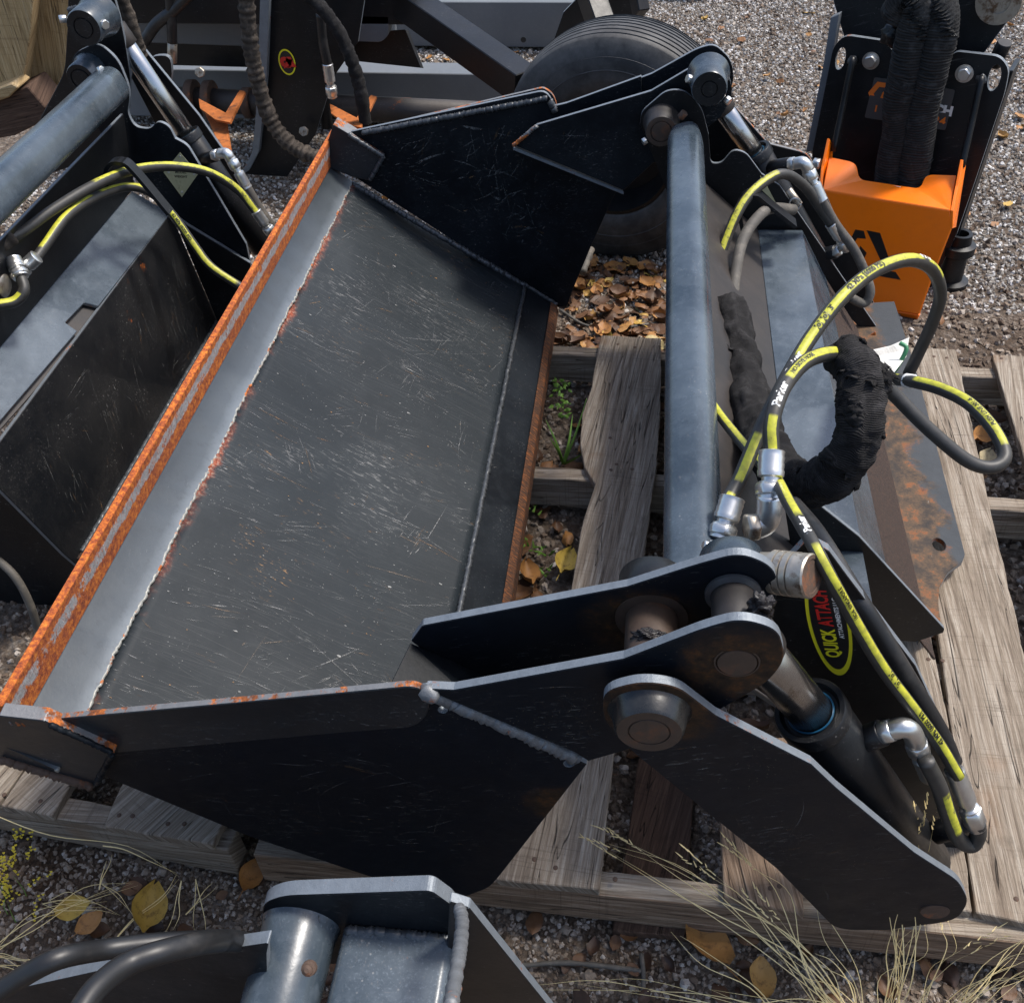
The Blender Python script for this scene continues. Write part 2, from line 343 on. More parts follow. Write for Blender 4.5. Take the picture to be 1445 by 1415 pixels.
# ---------------------------------------------------------------- objects
def wl(o):
    v = Vector((0, 0, 0))
    while o: v += o.location; o = o.parent
    return v
def thing(name, label, cat, loc, group=None):
    o = bpy.data.objects.new(name, None); COL.objects.link(o); o.location = loc; o.empty_display_size = .1
    o['label'] = label; o['category'] = cat
    if group: o['group'] = group
    return o
def obj(name, me, mats, parent=None, bevel=0, smooth=False, seg=1):
    o = bpy.data.objects.new(name, me); COL.objects.link(o)
    for m in (mats if isinstance(mats, (list, tuple)) else [mats]): me.materials.append(MT[m])
    off = wl(parent) if parent else Vector((0, 0, 0))
    n = len(me.vertices); co = np.empty(n * 3, np.float32); me.vertices.foreach_get('co', co); co = co.reshape(-1, 3)
    if parent:
        co -= np.array(off, np.float32); o.parent = parent
    c = (co.min(0) + co.max(0)) / 2
    if parent is None or parent.type == 'EMPTY':        # each part turns about its own middle
        co -= c; o.location = Vector([float(x) for x in c])
    me.vertices.foreach_set('co', co.ravel()); me.update()
    if smooth: me.polygons.foreach_set('use_smooth', [True] * len(me.polygons))
    if bevel:
        b = o.modifiers.new('bevel', 'BEVEL'); b.width = bevel; b.segments = seg; b.limit_method = 'ANGLE'; b.angle_limit = math.radians(35)
        b.harden_normals = False
    return o
def tag(o, label, cat, group=None):
    o['label'] = label; o['category'] = cat
    if group: o['group'] = group
    return o
def mesh(name, v, f, uv=None, mi=None):
    me = bpy.data.meshes.new(name); me.from_pydata([tuple(x) for x in v], [], f)
    if uv is not None:
        l = me.uv_layers.new(name='UVMap'); vi = np.empty(len(me.loops), np.int32); me.loops.foreach_get('vertex_index', vi)
        l.data.foreach_set('uv', np.array(uv, np.float32)[vi].ravel())
    if mi is not None: me.polygons.foreach_set('material_index', mi)
    me.update(); return me
def rnd(pts, rad, n=5):
    """round the corners of a closed 3-D polygon; rad is one radius or a dict index->radius"""
    out = []; N = len(pts)
    for i, p in enumerate(pts):
        r = rad.get(i, 0) if isinstance(rad, dict) else rad
        if r <= 0: out.append(Vector(p)); continue
        a = (Vector(pts[i - 1]) - p); b = (Vector(pts[(i + 1) % N]) - p); la, lb = a.length, b.length
        r_ = min(r, la * .45, lb * .45); A = p + a / la * r_; B = p + b / lb * r_
        for j in range(n + 1):
            t = j / n; out.append(A * (1 - t) ** 2 + Vector(p) * 2 * t * (1 - t) + B * t * t)
    return out
def plate(name, pts, off, mats, parent, bevel=.0012, holes=(), uvax=None, edge=1):
    """flat plate: outline pts pushed through by off; faces get material 0, rims material 1"""
    bm = bmesh.new(); off = Vector(off); es = []
    for loop in [pts] + list(holes):
        vs = [bm.verts.new(p) for p in loop]
        for i in range(len(vs)): es.append(bm.edges.new((vs[i - 1], vs[i])))
    if holes: bmesh.ops.triangle_fill(bm, use_beauty=True, use_dissolve=False, edges=es)
    else: bm.faces.new(bm.verts[:])
    bm.faces.ensure_lookup_table(); fs = bm.faces[:]
    r = bmesh.ops.extrude_face_region(bm, geom=fs)
    nv = [g for g in r['geom'] if isinstance(g, bmesh.types.BMVert)]
    bmesh.ops.translate(bm, verts=nv, vec=off)
    # with extrude_face_region the old faces stay as the cap
    bmesh.ops.recalc_face_normals(bm, faces=bm.faces)
    on = off.normalized()
    for f in bm.faces: f.material_index = 0 if abs(f.normal.dot(on)) > .7 else edge
    if uvax:
        l = bm.loops.layers.uv.new('UVMap'); o0, ax, ay = uvax
        for f in bm.faces:
            for lp in f.loops: d = lp.vert.co - o0; lp[l].uv = (d.dot(ax), d.dot(ay))
    me = bpy.data.meshes.new(name); bm.to_mesh(me); bm.free()
    mats = mats if isinstance(mats, (list, tuple)) else [mats, mats]
    return obj(name, me, mats, parent, bevel)
def frame(t, ref=(0, -.45, 1)):
    t = Vector(t).normalized(); r = Vector(ref); n = r - t * r.dot(t)
    if n.length < 1e-3: n = Vector((1, 0, 0)) - t * t.x
    n.normalize(); return n, t.cross(n)
def catmull(P, per=8):
    P = [Vector(p) for p in P]; Q = [P[0] * 2 - P[1]] + P + [P[-1] * 2 - P[-2]]; out = []
    for i in range(1, len(Q) - 2):
        a, b, c, d = Q[i - 1:i + 3]
        for j in range(per):
            t = j / per
            out.append(.5 * ((2 * b) + (c - a) * t + (2 * a - 5 * b + 4 * c - d) * t * t + (3 * b - a - 3 * c + d) * t ** 3))
    out.append(P[-1]); return out
def tube_mesh(name, C, r, sides=12, cap=True, ref=(0, -.45, 1), st=None):
    """tube along points C; r a number or a list; UV u = metres, v = round; 'st' attribute marks stripe runs"""
    n = len(C); V = []; UV = []; F = []; s = 0; A = []; Ls = []
    for i in range(n):
        if i: s += (C[i] - C[i - 1]).length
        Ls.append(s)
    prev = None
    for i in range(n):
        t = (C[min(i + 1, n - 1)] - C[max(i - 1, 0)]).normalized(); a, b = frame(t, ref)
        if prev is not None and a.dot(prev) < .2:
            a = (prev - t * prev.dot(t)).normalized(); b = t.cross(a)
        prev = a
        rr = r[i] if isinstance(r, (list, tuple)) else r
        for k in range(sides + 1):
            th = 2 * math.pi * (k / sides - .5)
            V.append(C[i] + (a * math.cos(th) + b * math.sin(th)) * rr); UV.append((Ls[i], k / sides))
            fr = Ls[i] / s if s else 0; A.append(1. if st and any(x <= fr <= y for x, y in st) else 0.)
    w = sides + 1
    for i in range(n - 1):
        for k in range(sides): F.append((i * w + k, i * w + k + 1, (i + 1) * w + k + 1, (i + 1) * w + k))
    if cap:
        F.append(tuple(range(sides - 1, -1, -1))); F.append(tuple((n - 1) * w + k for k in range(sides)))
    me = mesh(name, V, F, UV)
    if st is not None:
        at_ = me.attributes.new('st', 'FLOAT', 'POINT'); at_.data.foreach_set('value', A)
    return me
def hose(name, P, r, mat, parent, per=10, sides=14, st=None, wob=0, ref=(0, -.45, 1), label=None, r2=None):
    C = catmull(P, per)
    if r2: r = [r2 + (r - r2) * min(1., i / len(C) * 1.6) for i in range(len(C))]
    if wob:
        rr = [r * (1 + wob * (random.random() - .5)) for _ in C]
        o = obj(name, tube_mesh(name, C, rr, sides, True, ref, st or []), mat, parent, smooth=True)
    else: o = obj(name, tube_mesh(name, C, r, sides, True, ref, st or []), mat, parent, smooth=True)
    if label: o['label'] = label
    return o, C
def cyl(name, a, b, r, mat, parent, r2=None, sides=32, bevel=.0015):
    a, b = Vector(a), Vector(b); n, m = frame(b - a, (.3, .2, 1)); V = []; r2 = r if r2 is None else r2
    for p, q in ((a, r), (b, r2)):
        for k in range(sides):
            th = 2 * math.pi * k / sides; V.append(p + (n * math.cos(th) + m * math.sin(th)) * q)
    F = [(k, (k + 1) % sides, sides + (k + 1) % sides, sides + k) for k in range(sides)] + [tuple(range(sides - 1, -1, -1)), tuple(range(sides, 2 * sides))]
    o = obj(name, mesh(name, V, F), mat, parent, bevel)
    for p in o.data.polygons: p.use_smooth = len(p.vertices) == 4
    return o
def lathe(name, a, axis, prof, mat, parent, sides=36, mi=None, sharp=True):
    """prof: list of (distance along axis, radius)"""
    a = Vector(a); ax = Vector(axis).normalized(); n, m = frame(ax, (.3, .2, 1)); V = []; F = []; K = len(prof)
    for d, r in prof:
        for k in range(sides):
            th = 2 * math.pi * k / sides; V.append(a + ax * d + (n * math.cos(th) + m * math.sin(th)) * r)
    MI = []
    for i in range(K - 1):
        for k in range(sides):
            F.append((i * sides + k, i * sides + (k + 1) % sides, (i + 1) * sides + (k + 1) % sides, (i + 1) * sides + k)); MI.append(mi[i] if mi else 0)
    me = mesh(name, V, F, None, MI); o = obj(name, me, mat, parent, smooth=True)
    if sharp:
        me.polygons.foreach_set('use_smooth', [True] * len(me.polygons))
        try: me.set_sharp_from_angle(angle=math.radians(38))
        except Exception: pass
    return o
def weld(name, a, b, r, mat, parent, step=.006, flat=.6, label=None):
    """stacked-dime weld bead between two points"""
    a, b = Vector(a), Vector(b); L = (b - a).length; n = max(6, int(L / step * 2)); C = []; R = []; u, v = frame(b - a)
    for i in range(n + 1):
        t = i / n; C.append(a.lerp(b, t) + (u * (random.random() - .5) + v * (random.random() - .5)) * r * .35)
        R.append(r * (.86 + .22 * (i % 2) + .12 * (random.random() - .5)))
    o = obj(name, tube_mesh(name, C, R, 8), mat, parent, smooth=True)
    if label: o['label'] = label
    return o
def lump(name, c, r, mat, parent, n=3, amp=.35, scale=(1, 1, 1)):
    bm = bmesh.new(); bmesh.ops.create_icosphere(bm, subdivisions=n, radius=1)
    ph = [random.random() * 9 for _ in range(9)]
    for v in bm.verts:
        p = v.co.copy(); k = 1 + amp * (math.sin(4.3 * p.x + ph[0]) * math.sin(5.1 * p.y + ph[1]) * .6 + math.sin(9.7 * p.z + ph[2] + 3 * p.x) * .35 + math.sin(15 * p.y + ph[3] + 6 * p.z) * .25)
        v.co = Vector((p.x * scale[0], p.y * scale[1], p.z * scale[2])) * r * k + Vector(c)
    me = bpy.data.meshes.new(name); bm.to_mesh(me); bm.free(); return obj(name, me, mat, parent, smooth=True)
def text_mesh(s, size, bold=.0, shear=0., ext=0.):
    cu = bpy.data.curves.new('t', 'FONT'); cu.body = s; cu.size = size; cu.offset = bold; cu.shear = shear; cu.align_x = 'CENTER'; cu.align_y = 'CENTER'
    cu.resolution_u = 3; o = bpy.data.objects.new('t', cu); COL.objects.link(o); bpy.context.view_layer.update()
    me = bpy.data.meshes.new_from_object(o.evaluated_get(bpy.context.evaluated_depsgraph_get()))
    bpy.data.objects.remove(o); bpy.data.curves.remove(cu); me.materials.clear(); return me
def hose_print(s, size, C, frac, r, parent, mat='printblack', flip=False, bold=.0, ref=(0, -.45, 1), roll=0.):
    """lettering wrapped onto a hose; runs along the stripe"""
    me = text_mesh(s, size, bold); Ls = [0]
    for i in range(1, len(C)): Ls.append(Ls[-1] + (C[i] - C[i - 1]).length)
    s0 = frac * Ls[-1]
    for v in me.vertices:
        x, y = (-v.co.x, -v.co.y) if flip else (v.co.x, v.co.y)
        d = min(max(s0 + x, 0), Ls[-1] - 1e-5); i = next(j for j in range(len(Ls) - 1) if Ls[j + 1] >= d)
        t = (d - Ls[i]) / (Ls[i + 1] - Ls[i]); p = C[i].lerp(C[i + 1], t)
        tg = (C[min(i + 2, len(C) - 1)] - C[max(i - 1, 0)]).normalized(); a, b = frame(tg, ref)
        th = -y / r + roll; v.co = p + (a * math.cos(th) + b * math.sin(th)) * (r * 1.0 + .0006)
    return obj('lettering', me, mat, parent)
def decal_xy(me, o, ax, ay, n, lift):
    for v in me.vertices: v.co = Vector(o) + ax * v.co.x + ay * v.co.y + n * lift
    return me
def ring_mesh(name, rx, ry, w, n=48, fill=False):
    V = []; F = []
    for k in range(n):
        a = 2 * math.pi * k / n
        V.append((rx * math.cos(a), ry * math.sin(a), 0)); V.append(((rx - w) * math.cos(a), (ry - w * 1.2) * math.sin(a), 0))
    if fill: F = [tuple(2 * k for k in range(n))]
    else: F = [(2 * k, 2 * ((k + 1) % n), 2 * ((k + 1) % n) + 1, 2 * k + 1) for k in range(n)]
    return mesh(name, V, F)
def hexnut(name, c, ax, r, h, mat, parent, dome=False):
    return cyl(name, Vector(c), Vector(c) + Vector(ax).normalized() * h, r, mat, parent, sides=6, bevel=r * .12)
def fitting(P, r, parent, name='hose_fitting'):
    """crimped hose end along a run of points: ferrule, neck, hex nut; one part"""
    a, b = Vector(P[0]), Vector(P[1]); L = (b - a).length; ax = (b - a) / L
    prof = [(0, 0), (0, r * .95), (L * .02, r * 1.05), (L * .10, r), (L * .14, r * 1.05), (L * .24, r), (L * .28, r * 1.05), (L * .38, r), (L * .42, r * 1.06), (L * .52, r * 1.02), (L * .55, r * .72), (L * .62, r * .72), (L * .64, r * .98), (L * .98, r * .98), (L, r * .85), (L, 0)]
    o = lathe(name, a, ax, prof, 'zinc', parent, 24)
    hexnut('hex_nut', a + ax * L * .66, ax, r * 1.22, L * .26, 'zinc', o)
    return o

# ================================================================ GROUND
gs = 60
me = mesh('ground', [(-gs, -gs, 0), (gs, -gs, 0), (gs, gs, 0), (-gs, gs, 0)], [(0, 1, 2, 3)])
g = obj('ground', me, 'ground'); g['kind'] = 'structure'
def gn_stones(name, area, dens, smin, smax, z=0.0, seed=0, mt='stone'):
    """crushed stone scattered over a patch of ground: one object, geometry nodes"""
    x0, x1, y0, y1 = area
    me = mesh(name, [(x0, y0, z), (x1, y0, z), (x1, y1, z), (x0, y1, z)], [(0, 1, 2, 3)])
    o = bpy.data.objects.new(name, me); COL.objects.link(o); o['kind'] = 'stuff'
    t = bpy.data.node_groups.new(name, 'GeometryNodeTree')
    t.interface.new_socket('Geometry', in_out='INPUT', socket_type='NodeSocketGeometry'); t.interface.new_socket('Geometry', in_out='OUTPUT', socket_type='NodeSocketGeometry')
    N = t.nodes.new; gi = N('NodeGroupInput'); go = N('NodeGroupOutput'); L = t.links.new
    di = N('GeometryNodeDistributePointsOnFaces'); di.inputs['Density'].default_value = dens; di.inputs['Seed'].default_value = seed
    L(gi.outputs[0], di.inputs['Mesh'])
    ico = N('GeometryNodeMeshIcoSphere'); ico.inputs['Radius'].default_value = 1; ico.inputs['Subdivisions'].default_value = 2
    ns = N('ShaderNodeTexNoise'); ns.inputs['Scale'].default_value = 1.1; ns.inputs['Detail'].default_value = 1.5
    sub = N('ShaderNodeVectorMath'); sub.operation = 'SUBTRACT'; sub.inputs[1].default_value = (.5, .5, .5); L(ns.outputs['Color'], sub.inputs[0])
    scl = N('ShaderNodeVectorMath'); scl.operation = 'SCALE'; scl.inputs['Scale'].default_value = 1.9; L(sub.outputs[0], scl.inputs[0])
    sp = N('GeometryNodeSetPosition'); L(ico.outputs['Mesh'], sp.inputs['Geometry']); L(scl.outputs[0], sp.inputs['Offset'])
    sm = N('GeometryNodeSetMaterial'); sm.inputs['Material'].default_value = MT[mt]; L(sp.outputs[0], sm.inputs['Geometry'])
    ip = N('GeometryNodeInstanceOnPoints'); L(di.outputs['Points'], ip.inputs['Points']); L(sm.outputs[0], ip.inputs['Instance'])
    rr = N('FunctionNodeRandomValue'); rr.data_type = 'FLOAT_VECTOR'; rr.inputs[0].default_value = (0, 0, 0); rr.inputs[1].default_value = (6.28, 6.28, 6.28)
    L(rr.outputs[0], ip.inputs['Rotation'])
    rs = N('FunctionNodeRandomValue'); rs.data_type = 'FLOAT_VECTOR'; rs.inputs[0].default_value = (smin, smin, smin * .7); rs.inputs[1].default_value = (smax, smax, smax * .8); rs.inputs['Seed'].default_value = 5
    L(rs.outputs[0], ip.inputs['Scale']); L(ip.outputs[0], go.inputs[0])
    m = o.modifiers.new('stones', 'NODES'); m.node_group = t
    return o
gn_stones('gravel', (-2.6, 3.3, 2.75, 7.5), 6500, .003, .0095, .001, 1)
gn_stones('gravel', (-2.6, 3.3, 2.75, 7.5), 260, .008, .016, .001, 7, 'stone2')
gn_stones('gravel', (-3.4, -.6, 1.05, 2.75), 3200, .003, .0095, .001, 9, 'stone2')
gn_stones('gravel', (-3.4, -1.3, -.3, 1.05), 3200, .003, .0095, .001, 11, 'stone2')
gn_stones('gravel', (-1.3, 1.3, .05, 1.05), 17000, .002, .0062, .0, 2, 'stone2')
gn_stones('gravel', (-1.3, 1.3, .05, 1.05), 420, .006, .014, .001, 5, 'stone2')
gn_stones('gravel', (-.6, 1.9, 1.05, 2.75), 2300, .004, .012, .001, 3, 'stone2')

def leaf_geo(c, size, col, rz, tilt, curl, lobed=False):
    """one curled leaf as vertices, faces, colour value"""
    nx, ny = 7, 5; V = []; F = []
    R = Matrix.Rotation(rz, 3, 'Z') @ Matrix.Rotation(tilt, 3, 'X')
    for i in range(nx):
        u = i / (nx - 1)
        wd = math.sin(math.pi * (u * .93 + .05)) ** .8 * .36
        if lobed: wd *= 1 + .30 * math.sin(u * 19)
        for j in range(ny):
            v = (j / (ny - 1) - .5) * 2
            p = Vector((u - .5, v * wd, curl * (v * v * .28 + (u - .5) ** 2 * .7) + .05 * math.sin(u * 9 + v * 4)))
            V.append(R @ (p * size) + Vector(c))
    for i in range(nx - 1):
        for j in range(ny - 1): F.append((i * ny + j, i * ny + j + 1, (i + 1) * ny + j + 1, (i + 1) * ny + j))
    # stalk
    b = len(V)
    for (x, y, z) in ((-.47, .012, .01), (-.47, -.012, .01), (-.8, .008, .05), (-.8, -.008, .05)): V.append(R @ (Vector((x, y, z)) * size) + Vector(c))
    F.append((b, b + 1, b + 3, b + 2)); return V, F, [col] * len(V)
def leaf_mesh(name, items):
    V = []; F = []; A = []
    for it in items:
        v, f, a = leaf_geo(*it); n = len(V); V += v; F += [tuple(i + n for i in q) for q in f]; A += a
    me = mesh(name, V, F); at_ = me.attributes.new('lc', 'FLOAT', 'POINT'); at_.data.foreach_set('value', A); return me
def litter(name, n, fn, cols, s0, s1):
    it = []
    for _ in range(n):
        p = fn(); it.append(((p[0], p[1], .004 + random.random() * .02), random.uniform(s0, s1), random.choice(cols) + random.uniform(-.05, .05), random.random() * 6.3, random.uniform(-.7, .7), random.uniform(-.8, 1.), random.random() < .4))
    o = obj(name, leaf_mesh(name, it), 'leaf', smooth=True); o['kind'] = 'stuff'; return o
U = random.uniform
# thick litter in the gap between bucket and wheel, under the pallet, thin litter on the gravel
litter('leaf_litter', 320, lambda: (U(-.25, .14), U(2.42, 3.0)), [.05, .1, .12, .3, .45, .6, .72, .9, .15, .25, .08, .2, .04, .3], .018, .075)
litter('leaf_litter', 420, lambda: (U(-.5, 1.2), U(1.05, 2.45)), [.05, .1, .2, .3, .45, .15, .1], .03, .07)
litter('leaf_litter', 320, lambda: (U(-.95, 1.1), U(.25, .82)), [.03, .08, .12, .2, .05], .02, .045)
litter('leaf_litter', 130, lambda: (U(.2, 2.2), U(2.7, 5.5)), [.2, .3, .5, .6, .75], .025, .06)
litter('leaf_litter', 60, lambda: (U(-1.5, .3), U(3.2, 5.5)), [.2, .3, .5, .6], .025, .055)
litter('leaf_litter', 45, lambda: (U(1.35, 2.0), U(3.0, 4.2)), [.5, .6, .75], .03, .07)

leaves = [(210, 1290, .085, .80, 1.7, .5, .9, 'narrow yellow leaf standing on edge in the gravel below the left pallet'),
          (108, 1287, .06, .82, .4, .2, .6, 'yellow leaf lying on gravel beside the small orange leaf'),
          (130, 1307, .05, .62, .9, .2, .4, 'small orange leaf tucked under the yellow leaf on the left gravel'),
          (355, 1240, .06, .48, 1.4, .5, .6, 'brown curled leaf at the broken end of the left pallet'),
          (995, 1335, .10, .66, 2.3, .3, .5, 'big orange brown leaf just below the pallet edge'),
          (1072, 1385, .065, .72, 1.6, .3, .5, 'ochre leaf under the dry straw at the lower edge'),
          (797, 800, .075, .84, 1.3, .3, .7, 'bright yellow leaf against the wavy pallet board'),
          (745, 818, .07, .60, 1.9, .3, .9, 'brown tan leaf on dark litter beside the bucket heel'),
          (1385, 620, .07, .52, .6, .3, .5, 'orange leaf on the ground seen through the right pallet gap'),
          (1390, 655, .07, .98, 1.2, .3, .5, 'pale green grey leaf in the right pallet gap')]
for x, y, s_, c_, rz, ti, cu, lb in leaves:
    p = Zp(x, y, -1.70); o = obj('fallen_leaf', leaf_mesh('leaf', [(tuple(p + Vector((0, 0, .012))), s_, c_, rz, ti, cu, s_ > .09)]), 'leaf', smooth=True)
    tag(o, lb, 'leaf', 'fallen leaves picked out on the ground')

# ================================================================ PALLETS
def board(name, q, z, th, mat, parent, jitter=.0015, bevel=.0018):
    """q: outline on the upper surface as pixels; first two points run across the board end"""
    P = [Zp(x, y, z) for x, y in q]; a = (P[0] + P[1]) / 2; far = max(P, key=lambda p: (p - a).length); ax = (far - a); ax.z = 0; ax.normalize()
    if mat_axis.get(name): ax = mat_axis[name]
    up = Vector((0, 0, 1)); P2 = []
    for i, p in enumerate(P):
        P2.append(p); nx = P[(i + 1) % len(P)]; d = (nx - p).length; k = int(d / .035)
        for j in range(1, k): P2.append(p.lerp(nx, j / k) + Vector((random.uniform(-1, 1), random.uniform(-1, 1), 0)) * jitter)
    return plate(name, P2, (0, 0, -th), [mat, mat], parent, bevel, uvax=(Vector((0, 0, 0)), ax, up.cross(ax) + Vector((0, 0, .7))))
mat_axis = {}
def nail(x, y, z, parent):
    p = Zp(x, y, z); o = lathe('nail', p - Vector((0, 0, .001)), (random.uniform(-.1, .1), random.uniform(-.1, .1), 1), [(0, .0042), (.0018, .0042), (.0024, .003), (.0024, 0)], 'rustdark', parent, 10); return o
ZT, ZS = -1.585, -1.603
pal = thing('pallet', 'weathered grey wooden pallet carrying the open black loader bucket', 'pallet', Zp(900, 900, -1.72))
board('board', [(848, 473), (933, 477), (932, 570), (927, 656), (920, 702), (907, 802), (890, 930), (866, 1064), (846, 1255), (700, 1240), (740, 1080), (780, 940), (805, 838), (812, 795), (819, 752), (829, 716), (840, 683), (825, 659), (819, 626), (822, 583), (835, 546)], ZT, .02, 'wood', pal)['label'] = 'pallet board with wavy left edge and an orange rust stain'
board('board', [(1010, 1040), (1110, 1040), (1135, 1290), (1022, 1265)], ZT, .02, 'woodwarm', pal)
board('board', [(1150, 500), (1235, 500), (1270, 700), (1335, 1000), (1372, 1286), (1200, 1262), (1180, 800)], ZT, .02, 'wood', pal)
board('board', [(1262, 489), (1349, 493), (1396, 710), (1447, 929), (1500, 1190), (1530, 1320), (1376, 1287), (1338, 1000), (1300, 720)], ZT, .02, 'wood', pal)['label'] = 'widest sunlit pallet board at the right'
board('board', [(1400, 500), (1500, 505), (1560, 900), (1500, 900), (1445, 645)], ZT, .02, 'wood', pal)
board('board', [(560, 700), (640, 700), (560, 1200), (460, 1180)], ZT, .02, 'wood', pal)
for (l, r) in (((865, 1050), (975, 1050)), ((1030, 1050), (1130, 1050))):
    pass
b = board('bottom_board', [(905, 1040), (985, 1040), (972, 1235), (967, 1322), (864, 1312), (880, 1215)], -1.694, .018, 'wooddark', pal)
def stringer(q0, q1, parent, name='stringer', zt=ZS, mat='wooddark', hgt=.088, thk=.042):
    V = []; P = [Zp(*q0, zt), Zp(*q1, zt)]          # upper front edge
    up = Vector((0, 0, -hgt)); ax = (P[1] - P[0]).normalized(); bk = Vector((-ax.y, ax.x, 0)) * thk
    n = int((P[1] - P[0]).length / .04); A = [P[0].lerp(P[1], i / n) + Vector((0, 0, random.uniform(-.0015, .0015))) for i in range(n + 1)]
    loop = A + [p + up for p in reversed(A)]
    return plate(name, loop, bk, [mat, 'wood'], parent, .002, uvax=(Vector((0, 0, 0)), ax, Vector((0, 1, 1))))
stringer((357, 1206), (1500, 1337), pal, mat='woodwarm'); stringer((500, 905), (1560, 975), pal, mat='wood'); stringer((560, 660), (1560, 730), pal, mat='wood'); stringer((640, 492), (1500, 538), pal, mat='wood')
for x, y in ((754, 1212), (784, 1224), (868, 1240), (1087, 1253), (1100, 1250), (872, 486), (896, 490), (861, 618), (862, 663), (870, 655), (892, 662), (1434, 1268), (1318, 503), (1336, 505), (1310, 930), (1330, 932), (1413, 506)): nail(x, y, ZT, pal)

pl2 = thing('pallet', 'weathered pallet with a broken front runner at the lower left corner', 'pallet', Zp(100, 1150, -1.72))
board('board', [(20, 960), (110, 990), (60, 1045), (28, 1092), (-2, 1133), (-80, 1130)], ZT, .02, 'wood', pl2)
board('board', [(120, 985), (200, 990), (99, 1108), (73, 1151), (1, 1136), (31, 1092)], ZT, .02, 'wood', pl2)
board('board', [(290, 960), (460, 970), (350, 1110), (309, 1172), (300, 1191), (147, 1166), (170, 1110)], ZT, .02, 'wood', pl2)
stringer((-90, 1122), (322, 1200), pl2, mat='wood')
for x, y in ((57, 1130), (6, 1121), (187, 1151), (168, 1150), (237, 1162), (260, 1162)): nail(x, y, ZT, pl2)

# ================================================================ MAIN BUCKET
BK = thing('loader_bucket', 'large open black loader bucket with orange rusted cutting edge lying on the pallet', 'bucket attachment', Zp(800, 800, -1.6))
YF = 2.53; YN = .715
def far(x, y, Y=YF): return Yp(x, y, Y)
def Lx(p, Y): return Vector((p.x, Y, p.z))          # the same profile point at another length
pO, pI, pW, pB, pE = Zp(470, 178, -1.085), Yp(462, 232, YF), Yp(497, 258, YF), Yp(741, 402, YF), Yp(786, 430, YF)
def yn(p): return .722 - .12 * (p.z - H + 1.0)      # near ends follow the leaning side plate
def strip(name, a, b, mats, th, ya=None, yb=YF, parent=None, bevel=.0012, nseg=1, wav=0.):
    """plate running the length of the bucket between profile points a and b; UV u = across 0..1, v = metres along"""
    a0, a1, b0, b1 = Lx(a, yn(a) if ya is None else ya), Lx(a, yb), Lx(b, yn(b) if ya is None else ya), Lx(b, yb)
    n = (b1 - a1).cross(a0 - a1).normalized()
    if n.z < 0: n = -n
    wd = (b1 - a1).length; ax = (b1 - a1) / wd / wd
    return plate(name, [a0, a1, b1, b0], n * -th, mats, parent or BK, bevel, uvax=(a1, ax, Vector((0, 1, 0))))
strip('cutting_edge', pO, pI, ['cut', 'cut'], .012, None, 2.585)
# lip plate with a ragged, melted border along its weld
nn = 150; V = []; UV = []; F = []
dn = Vector((pW.x - pI.x, 0, pW.z - pI.z)); wdt = dn.length; up_ = Vector((-dn.z, 0, dn.x)).normalized(); up_ = up_ if up_.z > 0 else -up_
for i in range(nn + 1):
    y = YN + (YF - YN) * i / nn; rg = .0012 * math.sin(i / nn * 37) + .0010 * math.sin(i / nn * 151) + .0012 * (random.random() - .5)
    for j, (u, h) in enumerate(((0, 0), (.35, .0006), (.7, .0), (.9, .0), (1, .0))):
        p = Lx(pI, y) + dn * (u + (rg / wdt if j >= 3 else 0)) + up_ * (h + .003); V.append(p); UV.append((u, y))
    V.append(Lx(pW, y) + dn.normalized() * rg - up_ * .006); UV.append((1, y))
for i in range(nn):
    for j in range(4): a_ = i * 6 + j; F.append((a_, a_ + 1, a_ + 7, a_ + 6))
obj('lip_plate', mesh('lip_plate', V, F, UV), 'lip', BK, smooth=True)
# pale ragged weld between lip plate and floor
C = []; R = []
for i in range(420):
    t = i / 419; y = YN + (YF - YN) * t
    C.append(Lx(pW, y) + dn.normalized() * (.0012 * math.sin(t * 37) + .0010 * math.sin(t * 151) + .001 + (random.random() - .5) * .003) + up_ * .0005); R.append(.0026 + .0010 * math.sin(i * 1.7) * random.random() + .0012 * random.random())
obj('weld_bead', tube_mesh('weld_bead', C, R, 7), 'weldw', BK, smooth=True)
